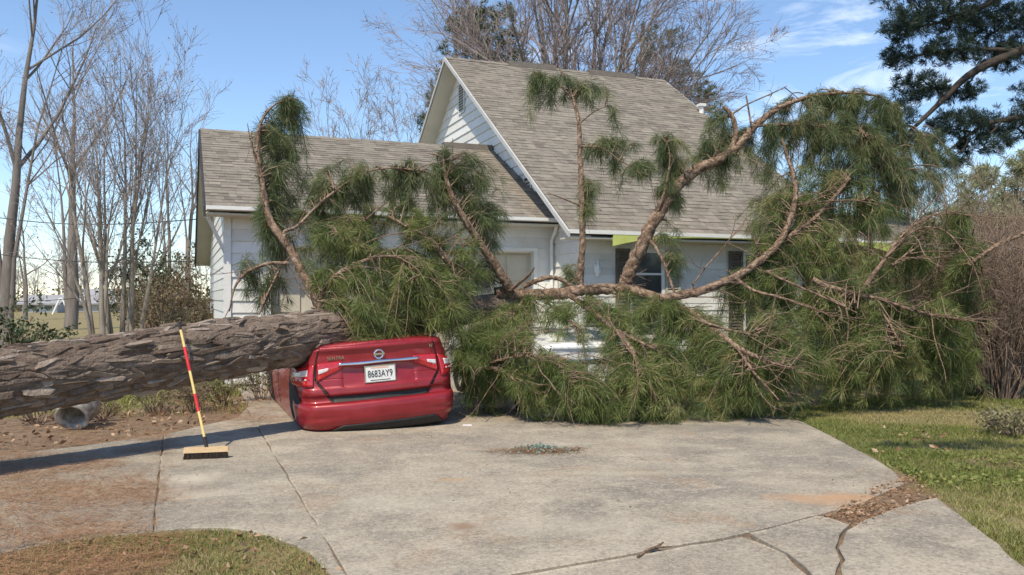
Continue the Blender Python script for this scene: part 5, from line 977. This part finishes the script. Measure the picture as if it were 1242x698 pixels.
dark_bark = M('dark_bark', [(0.035, 0.028, 0.024), (0.085, 0.068, 0.056)], scale=8, rough=.95, bump=.5, bscale=20)
def conifer(name, label, px, Y, trunk_px, r0, blobs, seed, tufts=260, nn=26, Ln=.34, w=.03, mat=far_pine, hang=.1, group=None, cat='tree', spread=1.5, limbs=True, main=()):
    g = np.random.default_rng(seed); X = (px - CX) / F * Y; base = np.array([X, Y, 0.0]); t = thing(name, label, cat, tuple(base), group=group)
    S = smooth_path([[0, 0, -.05, r0]] + [[*(at(a, b_, Y + d) - base), rr] for a, b_, d, rr in trunk_px], 26); mb = MB(); V, Q_ = tubes(S[None, :, :3], S[None, :, 3], 10); mb.add(V, [Q_], .5)
    C = []; Tt = []; Pb = []; Rb = []; MS = None
    for ml in main:
        Sm = smooth_path([[*(at(a, b_, Y + d) - base), rr] for a, b_, d, rr in ml], 24); V, Q_ = tubes(Sm[None, :, :3], Sm[None, :, 3], 8); mb.add(V, [Q_], .5); MS = Sm[:, :3] if MS is None else np.vstack([MS, Sm[:, :3]])
    for (bx, by, dY, rx, ry, rY, n) in blobs:
        c = at(bx, by, Y + dY) - base; k = (Y + dY) / F
        if limbs:
            s = S[np.argmin(np.abs(S[:, 2] - c[2] + .12 * np.linalg.norm(c[:2] - S[:, :2], axis=1))), :3]; t_ = np.linspace(0, 1, 9)[:, None]
            if MS is not None: s = MS[np.argmin(np.linalg.norm(MS - c, axis=1) + np.maximum(0, c[0] + .4 - MS[:, 0]) * 2)]
            P = s + (c - s) * t_ + np.cumsum(g.normal(0, .04, (9, 3)), 0); Pb.append(P); Rb.append(np.linspace(.035 if MS is not None else .07, .012, 9))
        q = g.normal(size=(n, 3)); q = q / np.linalg.norm(q, axis=1, keepdims=True) * g.uniform(.05, 1, (n, 1)) ** .45
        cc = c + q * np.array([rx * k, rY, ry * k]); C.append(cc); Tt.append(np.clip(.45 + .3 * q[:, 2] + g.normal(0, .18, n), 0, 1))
    if Pb:
        P, R = np.array(Pb), np.array(Rb); V, Q_ = tubes(P, R, 5); mb.add(V, [Q_], .5); P2, R2 = grow(P, R, 5, .7, .35, .04, .12, .35, g, k=5); V, Q_ = tubes(P2, R2, 4); mb.add(V, [Q_], .5)
    mb.build('trunk', dark_bark if main else (grey_bark if limbs else pale_bark), t, smooth=True)
    C = np.concatenate(C); D = g.normal(0, .6, C.shape) + np.array([0, 0, .55 - hang]); V, q, tt = needle_mesh(C, D, nn, Ln, w, spread, hang, g, np.concatenate(Tt), back=.06); link('crown', mesh_np('crown', V, [q], tt), mat, t, 'stuff'); return t
conifer('pine_tree', 'dark round pine rising behind the white gable, left of the bare shade tree', 575, 38, [(575, 250, 0, .25), (580, 40, 0, .08)], .3, [(575, 70, 0, 45, 55, 1.4, 150), (545, 120, 0, 28, 45, 1.2, 90), (600, 50, 0, 40, 40, 1.3, 100), (560, 35, 0, 25, 20, .8, 40), (545, 165, 0, 20, 25, 1, 40), (622, 75, 0, 28, 26, 1.2, 40), (530, 150, 0, 24, 40, 1.2, 90), (590, 20, 0, 40, 20, 1, 60)], 71, group='pines behind the house', nn=34)
conifer('pine_tree', 'dark round pine above the right end of the main ridge', 775, 39, [(775, 250, 0, .25), (780, 30, 0, .08)], .3, [(790, 75, 0, 40, 30, 1.5, 60), (825, 95, 0, 30, 30, 1.3, 55), (850, 120, 0, 22, 24, 1, 40), (800, 45, 0, 28, 20, 1, 30)], 72, group='pines behind the house', nn=34)
conifer('overhanging_pine', 'tall dark pine with layered boughs reaching in from the right edge', 1420, 21, [(1410, 100, 0, .30), (1395, -250, 0, .2), (1385, -450, 0, .08)], .36,
        [(1095, 30, -.5, 26, 22, .6, 108), (1090, 70, 0, 22, 16, .5, 65), (1140, 20, 0, 45, 22, .8, 186), (1200, 25, .5, 45, 28, .8, 201), (1150, 62, 0, 42, 18, .7, 139), (1115, 105, 0, 36, 18, .6, 124), (1085, 140, -.3, 26, 20, .6, 85), (1165, 110, .3, 30, 14, .6, 77), (1105, 175, -.3, 40, 16, .6, 124), (1160, 150, 0, 40, 20, .7, 155), (1215, 70, .5, 38, 18, .7, 116), (1225, 150, .3, 36, 22, .7, 131), (1195, 175, 0, 34, 14, .6, 85), (1150, 195, -.2, 28, 10, .5, 52), (1240, 30, 1, 40, 40, 1, 155), (1270, 110, .5, 40, 40, 1, 124), (1100, -10, 0, 40, 20, .8, 93), (1180, -20, 0, 50, 20, .8, 124), (1130, -60, 0, 60, 40, 1, 139), (1240, -60, 0, 70, 50, 1.5, 186), (1330, 60, 0, 60, 60, 1.5, 110)], 73, main=[[(1412, 0, 0, .16), (1330, 28, 0, .13), (1242, 60, 0, .11), (1180, 88, 0, .09), (1140, 125, -.1, .065), (1105, 158, -.2, .04), (1078, 178, -.3, .015)], [(1405, -110, 0, .12), (1320, -60, 0, .10), (1240, -18, 0, .08), (1165, 20, 0, .05), (1090, 38, -.3, .015)], [(1415, 110, 0, .13), (1330, 120, 0, .10), (1242, 142, 0, .075), (1195, 152, 0, .05), (1140, 190, -.2, .015)], [(1242, 62, 0, .06), (1190, 60, 0, .05), (1140, 62, 0, .035), (1085, 75, 0, .012)]], nn=34, Ln=.19, w=.013, mat=M('dark_pine_needles', [(0.0, (0.010, 0.022, 0.016)), (0.5, (0.022, 0.042, 0.028)), (1.0, (0.05, 0.075, 0.045))], scale=1, rough=.6, tint=.8, trans=.08))
# spring-green and bare growth far right
for i, (px, py, Y, rx, ry, n, lb) in enumerate([(1185, 235, 60, 26, 36, 150, 'pale spring-green tree just right of the fallen crown tip'), (1235, 225, 55, 32, 42, 190, 'pale spring-green tree at the right edge'), (1290, 215, 52, 40, 50, 150, 'spring-green tree mostly past the right edge'), (1210, 285, 48, 40, 40, 190, 'hazy green tree low behind the brown thicket'), (1150, 290, 58, 35, 40, 150, 'hazy green tree behind the tips of the fallen crown'), (1080, 270, 62, 40, 35, 120, 'hazy green tree behind the right end of the house')]):
    conifer('spring_tree', lb, px, Y, [(px, py + 40, 0, .16), (px, py, 0, .06)], .2, [(px, py, 0, rx, ry, 2, n), (px - 10, py + 45, 0, rx * .9, 40, 2, n), (px + 8, py - ry * .6, 0, rx * .5, ry * .4, 1, n // 3)], 80 + i, nn=20, Ln=.45, w=.06, mat=leaf_spring_hazed, spread=2.6, group='spring trees far right', limbs=False)
# evergreen and bronze shrubs between myrtle and garage
def shrub(name, label, px, py_base, rx, h, n, leafsize, mat, seed, stems_n=14, cat='shrub', flat=0, gens=2, ry=None, Y=None, barkm=twig_brown, group=None, droop=.1, tstem=.012, wig=.12, arch=0.0):
    g = np.random.default_rng(seed); Yb = Y or H * F / (py_base - HY); base = np.array([(px - CX) / F * Yb, Yb, -.03]); t = thing(name, label, cat, tuple(base), group=group); ry = ry or rx
    a = g.uniform(0, 6.28, stems_n); q = g.uniform(.1, 1, stems_n) ** .5; tip = np.stack([np.cos(a) * q * rx * .8, np.sin(a) * q * ry * .8, h * g.uniform(.55 - .35 * (arch > 0), 1.0, stems_n) * (1 - .35 * q)], 1); b0 = tip * np.array([.18, .18, 0])
    k = 6; t_ = np.linspace(0, 1, k)[None, :, None]; P = b0[:, None] + (tip - b0)[:, None] * t_ + np.cumsum(g.normal(0, .03 * h / 1.0, (stems_n, k, 3)), 1) * .6; P[:, :, 2] += arch * h * .35 * np.sin(t_[:, :, 0] * np.pi * .9); P[:, :, 2] = np.maximum(P[:, :, 2], 0); R = np.full((stems_n, 1), tstem) * np.linspace(1, .3, k)[None]
    mb = MB(); V, Q_ = tubes(P, R, 5); mb.add(V, [Q_], .5)
    for gi in range(gens):
        P, R = grow(P, R, 5, .65, .5, droop * .3, wig, .25, g, k=5, rr=.6); P[:, :, 2] = np.maximum(P[:, :, 2], .01); V, Q_ = tubes(P, np.maximum(R, .0022 * Yb / 12), 3); mb.add(V, [Q_], g.uniform(0, 1, len(V)))
    mb.build('stems', barkm, t, 'stuff' if stems_n * 5 ** gens > 200 else None)
    if n:
        i = g.integers(0, len(P), n); j = g.integers(1, P.shape[1] - 1, n); c = P[i, j] + (P[i, j + 1] - P[i, j]) * g.uniform(0, 1, (n, 1)) + g.normal(0, leafsize * .6, (n, 3)); c[:, 2] = np.maximum(c[:, 2], .02); V, q_, tt = leaf_mesh(c, leafsize, g, flat=flat); link('leaves', mesh_np('leaves', V, [q_], tt), mat, t, 'stuff')
    return t
shrub('evergreen_shrub', 'dark evergreen holly behind the myrtle stems', 175, 400, 1.7, 4.0, 4500, .13, leaf_dark, 91, 26, Y=30, tstem=.03)
shrub('bronze_shrub', 'big bronze brown shrub filling the gap beside the garage wall', 205, 400, 1.7, 2.7, 3600, .10, leaf_bronze, 92, 30, Y=24, tstem=.02)
shrub('bronze_shrub', 'low bronze shrub at the foot of the garage side wall', 232, 400, .9, 1.6, 2200, .09, leaf_bronze, 93, 18, Y=20)
shrub('camellia_bush', 'dark glossy green bush above the trunk at the left edge', 15, 440, 1.0, 1.5, 2200, .085, leaf_dark, 94, 20, Y=13.5, tstem=.016)
shrub('camellia_bush', 'low dark green bush spreading along the trunk top at far left', 70, 440, .9, .85, 1200, .08, leaf_dark, 95, 16, Y=13.8)
for i, (px, py, rx, h, n, lb) in enumerate([(45, 512, .35, .5, 60, 'leafless little shrub left of the tipped urn'), (125, 508, .3, .35, 120, 'low dry shrub right of the tipped urn'), (190, 500, .5, .6, 420, 'twiggy brown shrub under the middle of the trunk'), (235, 498, .4, .55, 380, 'twiggy shrub behind the broom handle'), (270, 490, .4, .65, 500, 'olive shrub just right of the broom'), (318, 486, .35, .75, 500, 'drooping olive shrub between broom and red car')]):
    shrub('bed_shrub', lb, px, py, rx, h, n, .045, leaf_bronze if i < 4 else needle_mat, 100 + i, 16, group='dry shrubs in the bed under the trunk', tstem=.007)
for i, (px, py, rx, ry, h, lb) in enumerate([(1212, 483, 1.5, .9, 3.1, 'dense leafless brown thicket at the right edge of the lawn'), (1300, 476, 1.3, 1.0, 3.4, 'leafless brown thicket continuing past the right edge'), (1160, 478, 1.25, .6, 2.7, 'sparser leafless shrub against the fallen boughs'), (1225, 455, 2.3, .8, 3.9, 'taller leafless brush behind the thicket at the right edge')]):
    shrub('brown_thicket', lb, px, py, rx, h, 1500, .032, leaf_bronze, 110 + i, 190, gens=2, ry=ry, group='leafless thicket right', tstem=.010, wig=.20, arch=.5)
shrub('withered_shrub', 'low withered grey leafy shrub lying on the lawn at the right edge', 1232, 527, .55, .34, 900, .045, M('withered_leaves', [(0.0, (0.09, 0.11, 0.04)), (0.5, (0.19, 0.18, 0.09)), (1.0, (0.30, 0.26, 0.16))], scale=2, rough=.8, tint=.85), 120, 26, flat=.2, tstem=.006)

# ------------------------------------------------------------------ far left: houses, wood, wires
def far_house(px, Y, w, d, h, rz_, label, roofc):
    X = (px - CX) / F * Y; t = thing('far_house', label, 'house', (X, Y, 0), (0, 0, math.radians(12)), 'houses beyond the lawn')
    MB().box(-w / 2, w / 2, 0, d, 0, h).build('wall', trim_grey, t)
    mb = MB(); o = .4
    for s in (0, 1):
        y0, y1 = (-o, d / 2) if s == 0 else (d + o, d / 2)
        mb.hexa([(-w / 2 - o, y0, h - .1), (w / 2 + o, y0, h - .1), (w / 2 + o, y1, rz_), (-w / 2 - o, y1, rz_)], [(-w / 2 - o, y0, h + .06), (w / 2 + o, y0, h + .06), (w / 2 + o, y1, rz_ + .17), (-w / 2 - o, y1, rz_ + .17)])
    mb.build('roof', roofc, t)
    for k in range(2):
        x = -w / 2 + w * (k + .5) / 2; wn = MB().box(x - .45, x + .45, -.06, -.002, h * .35, h * .8).build('window', white_paint, t); MB().box(x - .38, x + .38, -.075, -.062, h * .4, h * .76).build('pane', dark_glass, wn)
pale_roof = M('pale_roof', [(0.28, 0.28, 0.29), (0.36, 0.36, 0.37)], scale=2, rough=.7)
far_house(48, 90, 3.4, 5, .9, 1.7, 'low white far house at the left behind the lawn', pale_roof); far_house(118, 95, 6, 6, .9, 2.4, 'far pale house seen between the crooked trunks', pale_roof)
tx, ty_ = (74 - CX) / F * 80, 80; tn = thing('swing_frame', 'white slanting frame beside the dark far trunk', 'frame', (tx, ty_, 0))
for s in (-1, 1): MB().bar((s * .8, 0, 0), (s * .1, 0, 1.5), .14, .14, (0, 1, 0)).build('post', white_paint, tn)
MB().bar((.0, 0, 1.47), (0, 3, 1.47), .14, .14).build('top_rail', white_paint, tn)
def far_wood(name, label, x0, x1, Y, hm, n, seed, matt, tw):
    g = np.random.default_rng(seed); X = g.uniform(x0, x1, n); Yd = Y + g.uniform(-8, 14, n); hh = hm * g.uniform(.55, 1.1, n); k = 6; t_ = np.linspace(0, 1, k); P = np.stack([X[:, None] + np.cumsum(g.normal(0, .25, (n, k)), 1), Yd[:, None] + 0 * t_[None], hh[:, None] * t_[None]], -1); R = .09 * np.linspace(1, .2, k)[None] * np.ones((n, 1))
    mb = MB(); V, Q_ = tubes(P, R, 4); mb.add(V, [Q_], .5); P, R = grow(P, R, 9, .6, .4, .08, .12, .25, g, k=5); V, Q_ = tubes(P, np.maximum(R, .02), 3); mb.add(V, [Q_], .5); P, R = grow(P, R, 7, .6, .5, .05, .14, .2, g, k=4); V, Q_ = tubes(P, np.maximum(R, .018), 3); mb.add(V, [Q_], g.uniform(0, 1, len(V)))
    tag(mb.build(name, matt), label, 'woods', None, 'stuff')
far_wood('far_wood', 'greyish bare woods closing the view beyond the lawn on the left', -90, -20, 118, 9, 90, 130, twig_grey, twig_grey)
far_wood('far_wood', 'bare woods behind the right end of the house', 20, 85, 90, 9, 110, 131, twig_brown, twig_brown)
g = np.random.default_rng(140); n = 9000; c = np.stack([g.uniform(-95, -25, n), g.uniform(95, 108, n), np.abs(g.normal(0, 1.1, n))], 1); V, q, t = leaf_mesh(c, .5, g); tag(link('far_hedge', mesh_np('far_hedge', V, [q], t), leaf_bronze), 'grey brown undergrowth below the far woods on the left', 'hedge', None, 'stuff')
wire = M('wire', [(0.03, 0.03, 0.03), (0.05, 0.05, 0.05)], scale=3, rough=.6)
for i, (a, b_, sag, lb) in enumerate([((-60, 255, 24), (242, 266, 20.5), .25, 'upper black overhead wire running to the garage'), ((-60, 300, 26), (237, 317, 22), .2, 'thin overhead wire meeting the garage corner'), ((-60, 362, 30), (110, 360, 34), .15, 'low wire crossing behind the left tree')]):
    p, q_ = at(*a), at(*b_); t_ = np.linspace(0, 1, 24)[:, None]; P = p + (q_ - p) * t_ - np.array([0, 0, 1.0]) * sag * np.sin(t_ * np.pi)
    tag(MB().tube(P, .012, 5).build('overhead_wire', wire), lb, 'wire', 'overhead wires')
# unseen pine added right of the drive, its bough placed to shade the right lawn
conifer('added_shade_pine', 'unseen pine added right of the drive so its boughs shade the lawn', 1560, 5.5, [(1540, -700, 0, .2), (1530, -1300, 0, .1)], .26, [(1225, -330, .1, 150, 45, .22, 60)], 150, nn=30, Ln=.2, w=.012)
